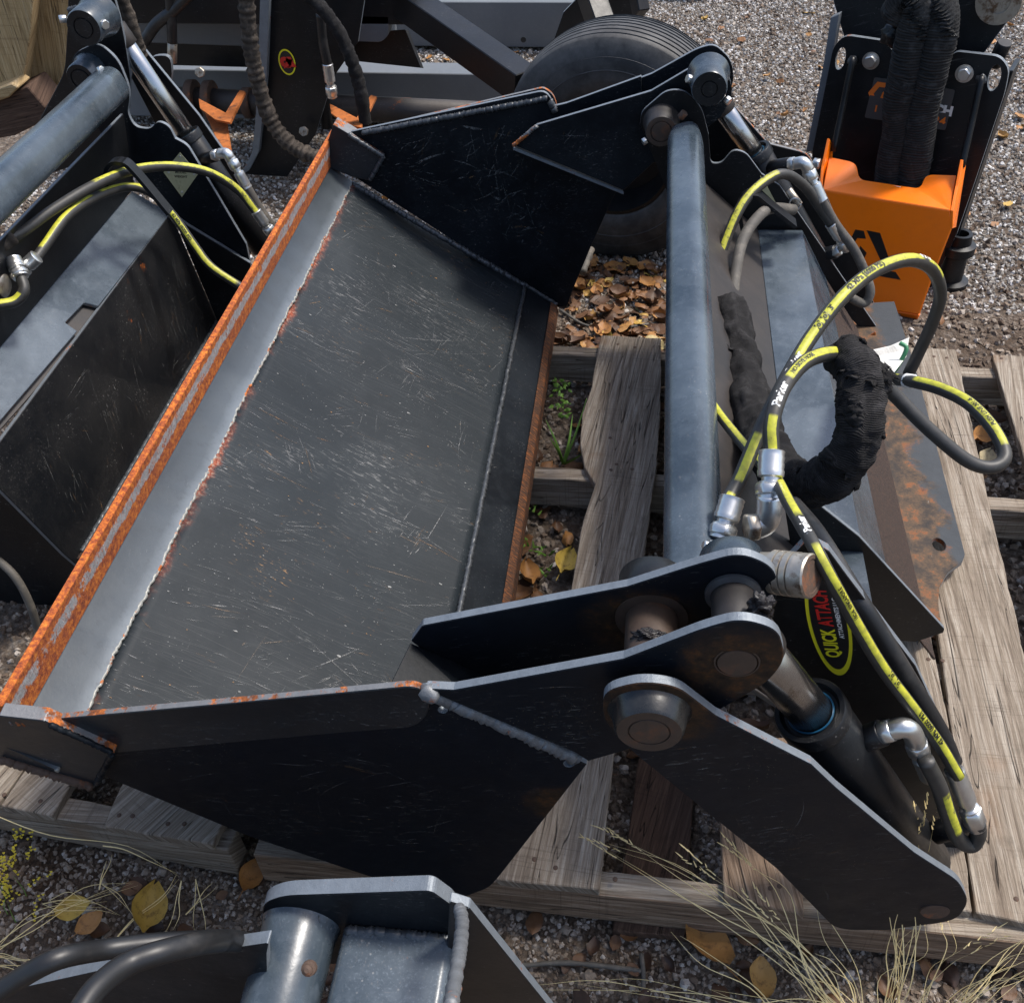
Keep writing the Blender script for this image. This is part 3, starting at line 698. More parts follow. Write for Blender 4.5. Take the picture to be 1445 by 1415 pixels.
# floor: dished a little so that the sky runs across it
NU, NV = 24, 30; V = []; UV = []; F = []; db = Vector((pB.x - pW.x, 0, pB.z - pW.z)); nb = Vector((-db.z, 0, db.x)).normalized()
for i in range(NV + 1):
    y = YN + (YF - YN) * i / NV
    for j in range(NU + 1):
        u = j / NU; p_ = pW + db * u; y = yn(p_) + (YF - yn(p_)) * i / NV; V.append(Lx(pW, y) + db * u - nb * (.010 * math.sin(math.pi * u) + .003 * math.sin(u * 5 + i * .4))); UV.append((u * db.length, y))
for i in range(NV):
    for j in range(NU): a_ = i * (NU + 1) + j; F.append((a_, a_ + 1, a_ + NU + 2, a_ + NU + 1))
for i in range(NU + 1): V[NV * (NU + 1) + i].y += .006          # runs into the far weld
floor_me = mesh('floor_plate', V, F, UV)
def scratch_mesh(fn, n, lu, lv, ang, seed, nrm, wmin=.00025, wmax=.0007, lmax=.24, tan=.12, amp=1.):
    """drawn scratches in bursts; fn(u, v) gives the surface point"""
    R_ = random.Random(seed); V = []; F = []; SA = []; SC = []; k = 0
    while k < n:
        cu, cv = R_.random() * lu, R_.random() * lv; a0 = R_.gauss(ang, .16) if R_.random() < .8 else R_.random() * 3.14
        m = int(R_.choice((1, 1, 2, 3, 6, 12))); tone = R_.random()
        for _ in range(m):
            k += 1; L_ = min(lmax, .010 * math.exp(R_.gauss(.9, 1.05))); a = a0 + R_.gauss(0, .06); u = cu + R_.gauss(0, .02); v = cv + R_.gauss(0, .02)
            w_ = R_.uniform(wmin, wmax) * (1.8 if R_.random() < .06 else 1); bend = R_.gauss(0, .25); al = min(1., R_.uniform(.15, .9) * amp); cval = tone * .7 if R_.random() > tan else R_.uniform(.75, 1)
            N_ = 6; pts = []
            for i in range(N_):
                t = i / (N_ - 1); aa = a + bend * (t - .5); pts.append((u, v, aa)); u += math.cos(aa) * L_ / N_; v += math.sin(aa) * L_ / N_
            if not all(.004 < p[0] < lu - .004 and .004 < p[1] < lv - .004 for p in pts): continue
            b = len(V)
            for i, (pu, pv, aa) in enumerate(pts):
                t = i / (N_ - 1); hw_ = w_ * (.25 + math.sin(math.pi * t)); dx_, dy_ = -math.sin(aa) * hw_, math.cos(aa) * hw_
                V.append(fn(pu + dx_, pv + dy_) + nrm); V.append(fn(pu - dx_, pv - dy_) + nrm); e_ = al * (.3 + .7 * math.sin(math.pi * min(1, t * 1.2))); SA += [e_, e_]; SC += [cval, cval]
                if i: q = b + 2 * i; F.append((q - 2, q - 1, q + 1, q))
    me = mesh('scratches', V, F)
    for nm, A_ in (('sa', SA), ('sc', SC)): at_ = me.attributes.new(nm, 'FLOAT', 'POINT'); at_.data.foreach_set('value', A_)
    return me
def floor_pt(u, v):
    p_ = pW + db * (u / db.length); y = yn(p_) + v; i = NV * v / (YF - yn(p_)); uu = u / db.length
    p_ = Lx(p_, y); return p_ - nb * (.010 * math.sin(math.pi * uu) + .003 * math.sin(uu * 5 + i * .4))
for sd_, n_s, an, am in ((3, 1150, .02, .75), (4, 380, .35, .8), (5, 120, 1.4, .6)):
    o = obj('scratches', scratch_mesh(floor_pt, n_s, db.length, 1.74, an, sd_, nb * .0009, amp=am), 'scratch', BK); o['kind'] = 'stuff'
R5 = random.Random(11); V = []; F = []; SA = []; SC = []
for _ in range(420):                                # chips knocked out of the paint
    u, v = R5.random() * .54, R5.random() * 1.7; r_ = R5.uniform(.0004, .0013) * (2.2 if R5.random() < .08 else 1); b = len(V); n_ = 6; tn = R5.random() * .6 if R5.random() < .7 else .9
    for i in range(n_):
        a = i * 6.283 / n_; q = r_ * R5.uniform(.5, 1.2); V.append(floor_pt(min(max(u + q * 1.8 * math.cos(a), .002), .54), max(v + q * math.sin(a), 0)) + nb * .0011); SA.append(1.); SC.append(tn)
    F.append(tuple(range(b, b + n_)))
me = mesh('paint_chips', V, F)
for nm, A_ in (('sa', SA), ('sc', SC)): at_ = me.attributes.new(nm, 'FLOAT', 'POINT'); at_.data.foreach_set('value', A_)
o = obj('paint_chips', me, 'scratch', BK); o['kind'] = 'stuff'
fl = obj('floor_plate', floor_me, 'floor', BK, smooth=True)
so = fl.modifiers.new('thick', 'SOLIDIFY'); so.thickness = .008; so.offset = 1 if False else -1
strip('heel_plate', pB, pE, ['black', 'heel'], .016)
he = Vector((pE.x, 0, pE.z)) - Vector((pB.x, 0, pB.z)); he.normalize()
C_ = []; rr_ = []
for i in range(300):
    t = i / 299; C_.append(Lx(pB, yn(pB) + (YF - yn(pB)) * t) + Vector((random.uniform(-1, 1), 0, random.uniform(-1, 1))) * .0012 + Vector((0, 0, .001))); rr_.append(.0045 + .0016 * (i % 2) + .0012 * random.random())
obj('weld_bead', tube_mesh('weld_bead', C_, rr_, 7), 'weldb', BK, smooth=True)
# orange heel edge, proud of the heel plate
h0 = Vector((pE.x, 0, pE.z)); h1 = h0 + he * .004
hp = [Lx(pE, yn(pE)), Lx(pE, YF), Lx(pE, YF) - he * .020, Lx(pE, yn(pE)) - he * .020]
plate('heel_edge', [p + Vector((0, 0, .0045)) for p in hp], (0.004, 0, -.030), ['heel', 'heel'], BK, .001)

# ---- far side plate
fp = [far(*q) for q in [(500, 250), (483, 215), (492, 187), (770, 128), (783, 150), (800, 146), (905, 108), (905, 200), (861, 288), (833, 350), (812, 400), (800, 432), (786, 434), (741, 405)]]
fp = rnd(fp, {3: .02}, 5)
plate('side_plate', fp, (0, .012, 0), ['black', 'edge'], BK)
# side cutter strip on its outer face, rusty rim
sc_ = rnd([far(*q, 2.545) for q in [(487, 190), (767, 124), (781, 134), (788, 158), (560, 260)]], {1: .01, 2: .02}, 4)
plate('side_cutter', sc_, (0, .012, 0), ['black', 'edger'], BK)
weld('weld_bead', far(512, 188, 2.526), far(772, 139, 2.526), .007, 'weldb', BK)
weld('weld_bead', far(497, 258, 2.524) - Vector((0, 0, .004)), far(741, 402, 2.524) - Vector((0, 0, .004)), .0085, 'weldb', BK)
weld('weld_bead', far(741, 402, 2.524), far(786, 430, 2.524), .006, 'weldb', BK)
# wedge block joining cutting edge and side plate
plate('corner_block', [far(*q, 2.515) for q in [(452, 232), (470, 176), (492, 189), (541, 221), (521, 255), (497, 250)]], (0, .05, 0), ['cutter', 'edger'], BK)
weld('weld_bead', far(492, 190, 2.512), far(541, 221, 2.512), .006, 'weldb', BK)
weld('weld_bead', far(541, 221, 2.512), far(522, 254, 2.512), .006, 'weldb', BK)
# ---- far arm: outer and inner plates, closing plate, pins
ao = rnd([far(*q, 2.55) for q in [(779, 152), (800, 147), (920, 102), (985, 66), (1008, 60), (1032, 82), (1036, 112), (1024, 140), (990, 165), (905, 235), (800, 190)]], {3: .02, 4: .05, 5: .06, 6: .05}, 6)
plate('arm_plate', ao, (0, -.012, 0), ['black', 'edge'], BK)
ai = rnd([far(*q, 2.43) for q in [(727, 206), (757, 177), (919, 129), (975, 96), (1000, 84), (1030, 108), (1034, 135), (1018, 165), (940, 225), (921, 231), (880, 269)]], {3: .02, 4: .05, 5: .06, 6: .05}, 6)
plate('arm_plate', ai, (0, .012, 0), ['black', 'edge'], BK)
q0, q1 = far(724, 207, 2.435), far(880, 270, 2.435); q2, q3 = Vector((q1.x - .01, 2.528, q1.z - .03)), Vector((q0.x - .01, 2.528, q0.z - .03))
plate('closing_plate', [q0, q1, q2, q3], (0, 0, -.01), ['black', 'edge'], BK)
weld('weld_bead', far(724, 206, 2.425), far(757, 178, 2.425), .005, 'edger', BK)
weld('weld_bead', far(775, 142, 2.53), far(783, 157, 2.53), .009, 'weldb', BK)
FA = Vector((0, -1, 0))
def pin_boss(c, r, rp, length, parent, mat='grey', face='greaserust', collar=True, name='pin_boss'):
    """welded boss with a recessed pin end; c is the outer face centre, axis runs towards -Y"""
    ax = FA; c = Vector(c); prof = [(-length, r * 1.22), (-length * .8, r * 1.12), (-length * .55, r * 1.02), (-.004, r), (0, r * .94), (0, rp * 1.12), (-.003, rp * 1.08), (-.003, rp), (.0005, rp * .94), (.0005, 0)]
    return lathe(name, c, ax, [(d, q) for d, q in prof], [mat, face], parent, 40, mi=[0, 0, 0, 0, 1, 1, 1, 1, 1])
pin_boss(far(1001, 126, 2.33), .0400, .017, .09, BK, 'grey', 'satin')
weld('weld_bead', far(985, 96, 2.425), far(1018, 92, 2.425), .006, 'weldb', BK)
hexnut('bolt_head', far(1024, 140, 2.36), (.6, -.4, -.3), .010, .012, 'zinc', BK)
hexnut('bolt_head', far(978, 113, 2.37), (-.8, -.3, .3), .010, .016, 'zinc', BK)
pin_boss(far(933, 186, 2.345), .037, .023, .06, BK, 'dusty', 'greaserust')
hexnut('bolt_head', far(960, 166, 2.36), (.6, -.2, .8), .010, .016, 'rustdark', BK)
hexnut('bolt_head', far(912, 198, 2.35), (-.8, -.4, -.3), .009, .010, 'zinc', BK)
# pins between the far arm plates
cyl('arm_pin', far(1001, 118, 2.43), Vector((far(1001, 118, 2.43).x, 2.56, far(1001, 118, 2.43).z)), .026, 'dusty', BK)

# ---- near side plate and arm (planes lean a little with the sprung plate)
OFN = Vector((0, 1, .12)).normalized()
npl = [Np(*q, .712) for q in [(60, 1062), (165, 1050), (480, 1000), (600, 975), (828, 1078), (705, 1235), (690, 1252), (650, 1267), (600, 1262), (350, 1179), (150, 1096), (132, 1108), (0, 1073), (0, 1030)]]
plate('side_plate', rnd(npl, {5: .02, 6: .02, 7: .02}, 4), OFN * .012, ['stain2', 'edge'], BK, uvax=(Np(790, 1135, .712), Vector((1, 0, 0)), Vector((0, 0, 1))), holes=[[Np(625 + 7 * math.cos(a), 1001 + 5 * math.sin(a), .712) for a in np.linspace(0, 6.283, 13)[:-1]], [Np(803 + 8 * math.cos(a), 1077 + 5 * math.sin(a), .712) for a in np.linspace(0, 6.283, 13)[:-1]]])
ncs = rnd([Np(*q, .702) for q in [(62, 1016), (330, 992), (585, 968), (607, 982), (603, 1010), (585, 1026), (480, 1034), (165, 1062), (100, 1045)]], {2: .012, 3: .02, 4: .02, 5: .03}, 4)
plate('side_cutter', ncs, OFN * .0095, ['cutter', 'edger'], BK)
plate('corner_block', [Np(*q, .690) for q in [(-2, 1010), (62, 1017), (161, 1062), (150, 1090), (132, 1113), (-2, 1074)]], OFN * .020, ['cutter', 'edger'], BK)
weld('weld_bead', Np(2, 1071, .688), Np(130, 1109, .688), .007, 'rustdark', BK)
weld('weld_bead', Np(70, 1022, .689), Np(158, 1062, .689), .0045, 'black', BK)
weld('weld_bead', Np(158, 1064, .689), Np(136, 1106, .689), .0045, 'black', BK)
weld('weld_bead', Np(10, 1011, .70), Np(62, 1014, .70), .010, 'edger', BK)
nao = rnd([Np(*q, .70) for q in [(600, 972), (640, 974), (880, 930), (995, 886), (1045, 873), (1098, 888), (1109, 930), (1085, 962), (1015, 1002), (905, 1052), (830, 1074), (812, 1062), (640, 990)]], {3: .03, 4: .04, 5: .06, 6: .05, 7: .04}, 7)
UX, UZ = Vector((1, 0, 0)), Vector((0, 0, 1))
plate('arm_plate', nao, OFN * .012, ['stain', 'edge'], BK, uvax=(Np(1048, 940, .70), UX, UZ))
weld('weld_bead', Np(612, 978, .7070), Np(815, 1068, .7070), .0100, 'weld', BK, .0075, label='silver grey weld bead crossing the near side plate')
lump('weld_blob', Np(606, 978, .70), .012, 'weld', BK, 2, .3)
nai = rnd([Np(*q, .80) for q in [(580, 905), (596, 883), (885, 828), (985, 796), (1045, 780), (1092, 800), (1100, 838), (1080, 868), (1000, 905), (850, 1010), (640, 950)]], {3: .03, 4: .04, 5: .06, 6: .05, 7: .04}, 7)
plate('arm_plate', nai, OFN * .012, ['stain', 'edge'], BK, uvax=(Np(905, 880, .80), UX, UZ))
a0, a1 = Np(579, 906, .797), Np(720, 968, .797); c0 = Np(548, 970, .725); c1 = Np(690, 1010, .725)
plate('closing_plate', [a0, a1, c1, c0], (0, 0, -.01), ['black', 'edge'], BK)
# near pins
def on(p, n0, y0):                              # slide along the pin axis
    return Vector((p.x, y0 - .12 * (p.z - H + .95), p.z))
pn1 = Np(916, 1033, .640); pn2 = Np(1040, 934, .699)
lathe('pin_boss', pn1, FA, [(-.030, .046), (-.024, .0425), (-.018, .040), (-.003, .0365), (0, .034), (0, .0225), (-.002, .0222), (-.002, .0212), (.0, .0205), (0, 0)], ['gloss', 'greaserust'], BK, 48, mi=[0, 0, 0, 0, 1, 1, 1, 1, 1])
lathe('pin_end', pn2, FA, [(-.004, .024), (.001, .0235), (.001, .0218), (-.002, .0216), (-.002, .0206), (.002, .020), (.003, .0)], ['greaserust'], BK, 40)
cyl('arm_pin', on(pn2, 0, .715), on(pn2, 0, .80), .0245, 'dusty', BK)
lathe('pin_collar', on(pn2, 0, .795), FA, [(0, .031), (.004, .031), (.007, .025)], ['weldb'], BK, 30)
cyl('arm_pin', on(pn1, 0, .715), on(pn1, 0, .80), .030, 'greaserust', BK)
lump('grease_blob', Np(915, 900, .750), .014, 'grease', BK, 4, .5, (1.1, .6, .8))
lump('grease_blob', Np(1073, 862, .75), .017, 'grease', BK, 4, .5, (.7, .7, 1.3))
lathe('rust_washer', on(pn1, 0, .797), FA, [(0, .042), (.002, .042), (.002, 0)], ['greaserust'], BK, 30)
# cap of the inner boss seen over the arm plate, with its bolt
cyl('pin_boss', on(pn2, 0, .808), on(pn2, 0, .850), .036, 'grey', BK)
hexnut('bolt_head', Np(1012, 775, .86), (-.9, -.15, .35), .0105, .012, 'zinc', BK); cyl('bolt', Np(1012, 775, .86), Np(992, 768, .86), .0055, 'zinc', BK)
cyl('pin_boss', on(pn1, 0, .808), on(pn1, 0, .86), .040, 'blackrust', BK)
# ---- torque tube
tc0, tc1 = Yp(970, 172, 2.30), None
ctr = Vector((.081, 0, -1.000 + H)); V = []; F = []; prof2 = []; hw = .0385
for ci, (sx, sz) in enumerate(((1, 1), (-1, 1), (-1, -1), (1, -1))):
    for j in range(7):
        a_ = math.radians(ci * 90 + j * 15); cr = .028; prof2.append((sx * (hw - cr) + cr * math.cos(a_), sz * (hw - cr) + cr * math.sin(a_)))
ra = math.radians(17); prof2 = [(x * math.cos(ra) - z * math.sin(ra), x * math.sin(ra) + z * math.cos(ra)) for x, z in prof2]
NP_ = len(prof2); ys = np.linspace(.80, 2.335, 40)
for i, y in enumerate(ys):
    sh = .0 + (.86 if i == len(ys) - 1 else 1)
    for x, z in prof2: V.append(ctr + Vector((x * sh, y, z * sh)))
for i in range(len(ys) - 1):
    for k in range(NP_): F.append((i * NP_ + k, i * NP_ + (k + 1) % NP_, (i + 1) * NP_ + (k + 1) % NP_, (i + 1) * NP_ + k))
F.append(tuple((len(ys) - 1) * NP_ + k for k in range(NP_))); F.append(tuple(range(NP_ - 1, -1, -1)))
obj('torque_tube', mesh('torque_tube', V, F), 'grey', BK, smooth=True)

# ---- rear frame
li = rnd([far(*q, 2.40) for q in [(903, 176), (905, 158), (940, 128), (964, 127), (990, 150), (1000, 190), (1003, 231), (1018, 231), (1035, 211), (1053, 216), (1075, 246), (1100, 262), (1240, 466), (1232, 482), (1090, 335), (1010, 300), (945, 280), (916, 208)]], {1: .02, 2: .03, 3: .03, 4: .04, 6: .02, 7: .02, 8: .02, 9: .02}, 5)
plate('link_plate', li, (0, .01, 0), ['satin', 'edge'], BK)
lo = rnd([far(*q, 2.56) for q in [(985, 150), (1010, 120), (1045, 160), (1084, 203), (1140, 217), (1190, 330), (1245, 455), (1240, 475), (1150, 400), (1000, 260)]], {1: .03, 4: .02}, 4)
plate('link_plate', lo, (0, .012, 0), ['satin', 'edger'], BK)
def Pr(x, y, z): p = Zp(x, y, z); return Vector((p.x, 0, p.z))
m0 = far(1000, 250, 2.4); m1 = far(1069, 318, 2.4)
m0 = Vector((.115, 0, -1.12 + H)); m1 = Pr(1069, 320, -1.262)
m2 = Pr(1136, 345, -1.262); m3 = Pr(1218, 641, -1.40); m4 = Pr(1252, 640, -1.545); m5 = Pr(1300, 545, -1.545)
strip('mould_plate', m0, m1, ['dusty', 'edge'], .008, .90, 2.395)
strip('top_flange', m1, m2, ['shiny', 'edger'], .010, .95, 2.39)
strip('hook_plate', m2, m3, ['grey', 'edger'], .010, 1.28, 2.39)
strip('debris_layer', m3, m4, ['debris', 'debris'], .004, 1.28, 2.39)
# rust stained mounting plate with notch and hole
mz = -1.545
mo = [Zp(*q, mz) for q in [(1222, 600), (1180, 430), (1262, 425), (1297, 536), (1362, 782), (1358, 792), (1338, 806), (1326, 828), (1324, 850), (1329, 886), (1296, 905), (1262, 800)]]
mo = rnd(mo, {4: .006, 6: .01, 8: .01}, 3); hc = Zp(1325, 768, mz)
x0_ = Zp(1245, 700, mz)
plate('mount_plate', mo, (0, 0, -.012), ['mount', 'edger'], BK, holes=[[hc + Vector((.013 * math.cos(a), .019 * math.sin(a), 0)) for a in np.linspace(0, 6.283, 19)[:-1]]], uvax=(x0_, Vector((1 / .20, .2, 0)), Vector((0, 1, 0))))
plate('scrap_bracket', [far(*q, 2.36) for q in [(1180, 500), (1236, 468), (1240, 505), (1195, 530)]], (0, .02, -.01), ['rustbright', 'edger'], BK)
# black end gusset across the channel
gp = [Yp(*q, 1.27) for q in [(1103, 688), (1150, 708), (1212, 757), (1333, 888), (1331, 893), (1292, 906), (1215, 900), (1120, 800)]]
plate('end_gusset', gp, (0, .010, 0), ['satin', 'edge'], BK)
# near link plates
lno = rnd([Np(*q, .668) for q in [(850, 1015), (852, 975), (905, 962), (955, 968), (1010, 1010), (1145, 1079), (1180, 1112), (1290, 1203), (1352, 1243), (1368, 1272), (1350, 1299), (1250, 1312), (1180, 1312), (1095, 1225), (885, 1055)]], {0: .03, 1: .04, 2: .03, 3: .03, 8: .02, 9: .03, 10: .03, 12: .05, 14: .05}, 6)
plate('link_plate', lno, OFN * .012, ['stain', 'edge'], BK, uvax=(Np(925, 1000, .668), UX, UZ))['label'] = 'long black outer link plate with worn grey upper rim'
lathe('pin_end', Np(1319, 1284, .668), FA, [(0, .020), (.003, .019), (.004, .0)], ['rustdark'], BK, 28)
lni = rnd([Np(*q, .845) for q in [(1040, 880), (1085, 820), (1140, 762), (1170, 778), (1195, 812), (1292, 940), (1338, 1040), (1352, 1075), (1372, 1180), (1350, 1230), (1250, 1150), (1120, 1010), (1050, 960)]], {}, 4)
plate('link_plate', lni, OFN * .012, ['satin', 'edge'], BK)
# shop decal on the inner link plate
def oval_decal(c, ax, ay, n, w_, h_, parent, small=False):
    R_ = [('decal_ring', ring_mesh('r', w_, h_, 0, 48, True), 'yellow', .0006), ('decal_ground', ring_mesh('r', w_ * .84, h_ * .87, 0, 48, True), 'decalblack', .0010)]
    root = None
    for nm, me_, mt, lf in R_:
        o = obj(nm, decal_xy(me_, c, ax, ay, n, lf), mt, parent)
    if small:
        me_ = text_mesh('QA', h_ * .5, .01); obj('lettering', decal_xy(me_, c, ax, ay, n, .0014), 'red', parent)
        return
    s = h_ * .40
    for txt, sz, mt, ox, oy, sh, tw in (('QUICK', w_ * .95, 'yellow', -h_ * .36, w_ * .10, .3, .56), ('ATTACH', w_ * .95, 'red', h_ * .30, w_ * .10, .3, .68), ('ATTACHMENTS LLC', w_ * .30, 'white', h_ * .10, -w_ * .50, .2, .75)):
        me_ = text_mesh(txt, sz, .003 * sz * 10, sh)
        xs_ = [v.co.x for v in me_.vertices]; kx = tw * h_ / (max(xs_) - min(xs_))
        for v in me_.vertices: v.co.x = v.co.x * kx + ox; v.co.y += oy
        obj('lettering', decal_xy(me_, c, ay, -ax, n, .0014), mt, parent)
dc = Np(1168, 874, .8445); dtop, dbot = Np(1152, 800, .8445), Np(1186, 952, .8445)
ay_ = (dtop - dbot).normalized(); nrm = -OFN; ax_ = ay_.cross(nrm).normalized()
if ax_.x < 0: ax_ = -ax_
oval_decal((dtop + dbot) / 2, ax_, ay_, nrm, .024, (dtop - dbot).length / 2, BK)

# ---- cylinders
def cylinder(rod0, col, end, rr, rb, parent, port1=None, port2=None):
    rod0, col, end = Vector(rod0), Vector(col), Vector(end); ax = (end - col).normalized()
    cyl('cylinder_rod', rod0, col + ax * .01, rr, 'chrome', parent)
    lathe('gland', col, ax, [(.004, rr * 1.05), (.004, rr * 1.25), (-.003, rr * 1.4), (-.003, rb * .96), (.0, rb * 1.0), (.018, rb * 1.0), (.02, rb * .94)], ['satin'], parent, 40)
    lathe('rod_seal', col - ax * .0015, ax, [(.0035, rr * 1.10), (.0025, rr * 1.09), (.0025, rr * 1.02)], ['seal'], parent, 32)
    cyl('cylinder_barrel', col + ax * .018, end, rb * .94, 'satin', parent)
    cyl('rod_eye', rod0 - ax * .03, rod0 + ax * .02, rr * 1.25, 'dusty', parent)
ya = .755
cylinder(Np(1060, 905, ya), Np(1143, 1003, ya), Np(1300, 1215, ya), .0265, .0445, BK)
cyl('barrel_lug', Np(1295, 1205, ya), Np(1322, 1262, ya - .01), .034, 'satin', BK)
cylinder(far(1016, 148, 2.48), far(1064, 215, 2.48), far(1190, 440, 2.48), .024, .042, BK)
# ports and elbows, near cylinder
cyl('port', Np(1205, 1048, ya), Np(1246, 1033, ya), .0165, 'satin', BK)
hexnut('port_nut', Np(1242, 1034, ya), Np(1262, 1029, ya) - Np(1242, 1034, ya), .0155, .016, 'zinc', BK)
o_, _ = hose('elbow', [Np(1258, 1030, ya), Np(1275, 1026, ya), Np(1286, 1032, ya), Np(1294, 1050, ya)], .0125, 'zinc', BK, 5)
fitting([Np(1312, 1095, ya), Np(1290, 1042, ya)], .0125, BK)
cyl('port', Np(1318, 1175, ya), Np(1350, 1166, ya), .016, 'satin', BK)
hose('elbow', [Np(1345, 1168, ya), Np(1370, 1163, ya), Np(1378, 1150, ya)], .010, 'rubber', BK, 5)
# far cylinder ports
cyl('port', far(1082, 237, 2.46), far(1116, 232, 2.42), .017, 'satin', BK)
hexnut('port_nut', far(1113, 232, 2.42), far(1125, 230, 2.41) - far(1113, 232, 2.42), .016, .018, 'zinc', BK)
hose('elbow', [far(1122, 231, 2.41), far(1134, 230, 2.40), far(1141, 240, 2.40)], .0145, 'zinc', BK, 5)
fitting([far(1160, 284, 2.38), far(1139, 238, 2.40)], .0145, BK)
cyl('port', far(1150, 362, 2.44), far(1180, 355, 2.40), .017, 'satin', BK)
fitting([far(1172, 315, 2.38), far(1196, 352, 2.39)], .0145, BK)
hexnut('port_nut', far(1176, 357, 2.40), far(1192, 350, 2.39) - far(1176, 357, 2.40), .014, .02, 'zinc', BK)

# ---- hose guide ring on the rear frame, hoses, sleeve
def P2(L): return [Yp(x, y, Y) for x, y, Y in L]
gr_ = catmull([Yp(*q) for q in [(1047, 320, 2.25), (1043, 295, 2.25), (1050, 278, 2.25), (1066, 273, 2.25), (1080, 283, 2.25), (1122, 316, 2.25)]], 5)
V = []; F = []
for i, p in enumerate(gr_):
    t = (gr_[min(i + 1, len(gr_) - 1)] - gr_[max(i - 1, 0)]).normalized(); nn_ = t.cross(Vector((0, 1, 0))).normalized() * .004
    for dy, s_ in ((-.02, 1), (-.02, -1), (.02, -1), (.02, 1)): V.append(p + Vector((0, dy, 0)) + nn_ * s_)
for i in range(len(gr_) - 1):
    for k in range(4): F.append((i * 4 + k, i * 4 + (k + 1) % 4, (i + 1) * 4 + (k + 1) % 4, (i + 1) * 4 + k))
obj('hose_guide', mesh('hose_guide', V, F), 'satin', BK)
HR = .0105
h6, C6 = hose('hose', P2([(1002, 430, 2.0), (1006, 400, 2.08), (1022, 345, 2.15), (1048, 288, 2.22), (1080, 256, 2.28), (1108, 246, 2.32), (1136, 264, 2.36), (1156, 292, 2.38), (1172, 315, 2.38)]), HR * 1.15, 'hoseworn', BK, st=[(0, .62)])
h7, C7 = hose('hose', P2([(1035, 440, 1.95), (1036, 400, 2.02), (1048, 340, 2.12), (1072, 304, 2.2), (1092, 294, 2.28), (1120, 296, 2.33)]), HR * 1.2, 'hosedull', BK)
hose('hose', P2([(1158, 280, 2.38), (1180, 318, 2.38), (1205, 352, 2.37), (1221, 386, 2.36), (1228, 412, 2.34), (1219, 428, 2.33), (1200, 420, 2.32)]), HR * 1.1, 'hosedull', BK)
fitting([Yp(1033, 432, 1.96), Yp(1033, 446, 1.93)], .013, BK)
# large striped loop
h1, C1 = hose('hose', P2([(1022, 715, 1.02), (1042, 680, 1.06), (1068, 618, 1.12), (1090, 572, 1.16), (1112, 530, 1.2), (1145, 475, 1.26), (1190, 418, 1.32), (1235, 382, 1.38), (1282, 367, 1.44), (1315, 380, 1.5), (1327, 415, 1.53), (1316, 455, 1.55), (1300, 490, 1.56), (1282, 528, 1.56)]), .0106, 'hose', BK, st=[(0, .02), (.045, .13), (.28, .64), (.66, .74)], label='black hose with yellow stripe looping over the rear frame')
hose_print('Parker', .014, C1, .262, .0107, BK, 'white', bold=.0004)
hose_print("42 MPa (6000 PSI)", .0115, C1, .47, .0107, BK, bold=.0003)
hose_print("Parker", .013, C1, .65, .0107, BK, 'white')
hose_print("[o] [o]  3'", .011, C1, .36, .0107, BK, bold=.0003)
# second hose from the elbow into the sleeve
h2, C2 = hose('hose', P2([(1089, 640, 1.06), (1088, 605, 1.08), (1096, 570, 1.11), (1110, 540, 1.15), (1135, 512, 1.2), (1165, 500, 1.24), (1195, 500, 1.27)]), .0108, 'hose', BK, st=[(.02, .17), (.42, 1)], label='striped hose running from the elbow into the fabric sleeve')
hose_print('Parker', .015, C2, .29, .0107, BK, 'white', bold=.0004)
hose_print("NO-SKIVE HOSE", .0085, C2, .56, .0107, BK, bold=.0002)
h3, C3 = hose('hose', P2([(1225, 520, 1.28), (1260, 555, 1.28), (1310, 605, 1.26), (1365, 650, 1.24), (1400, 659, 1.24), (1418, 643, 1.26), (1402, 606, 1.31), (1368, 570, 1.37), (1330, 550, 1.42), (1295, 540, 1.46), (1262, 535, 1.5), (1235, 532, 1.5)]), .0105, 'hose', BK, st=[(.5, .86), (.93, 1)], label='hose loop hanging over the right pallet board')
hose_print("PUSH LINE 301-6", .009, C3, .62, .0105, BK, bold=.0002)
cyl('tie_band', Yp(1277, 537, 1.485), Yp(1290, 539, 1.472), .0125, 'white', BK)
h4, C4 = hose('hose', P2([(1005, 570, 1.35), (1025, 598, 1.28), (1060, 640, 1.16), (1092, 672, 1.08), (1112, 708, .93), (1146, 766, .83), (1170, 812, .80), (1203, 872, .795), (1245, 942, .79), (1290, 1002, .785), (1325, 1050, .78), (1352, 1095, .77)]), .0082, 'hose', BK, st=[(.0, .52), (.585, 1)], label='long striped hose lying along the near link plate')
hose_print('Parker', .0115, C4, .548, .0082, BK, 'white', flip=True, bold=.0004)
hose_print("1SC-6  SINGAPORE", .0065, C4, .66, .0082, BK, flip=True, bold=.0002)
hose_print("[o]  [o]", .009, C4, .80, .0082, BK, flip=True, bold=.0002)
hose_print("42 MPa (6000 PSI)", .0088, C4, .90, .0082, BK, flip=True, bold=.0003)
fitting([Yp(1346, 1086, .778), Yp(1379, 1168, .757)], .0125, BK)
hose('hose', P2([(1120, 712, 1.05), (1155, 755, .95), (1200, 828, .86), (1245, 898, .83), (1292, 975, .81), (1328, 1036, .80), (1345, 1075, .79)]), .0115, 'rubber', BK)
hose('hose', P2([(1306, 1072, .755), (1325, 1110, .75), (1338, 1150, .748), (1352, 1182, .748), (1370, 1192, .75), (1380, 1178, .755), (1379, 1160, .757)]), .0105, 'hoseworn', BK, st=[(.25, .6)])
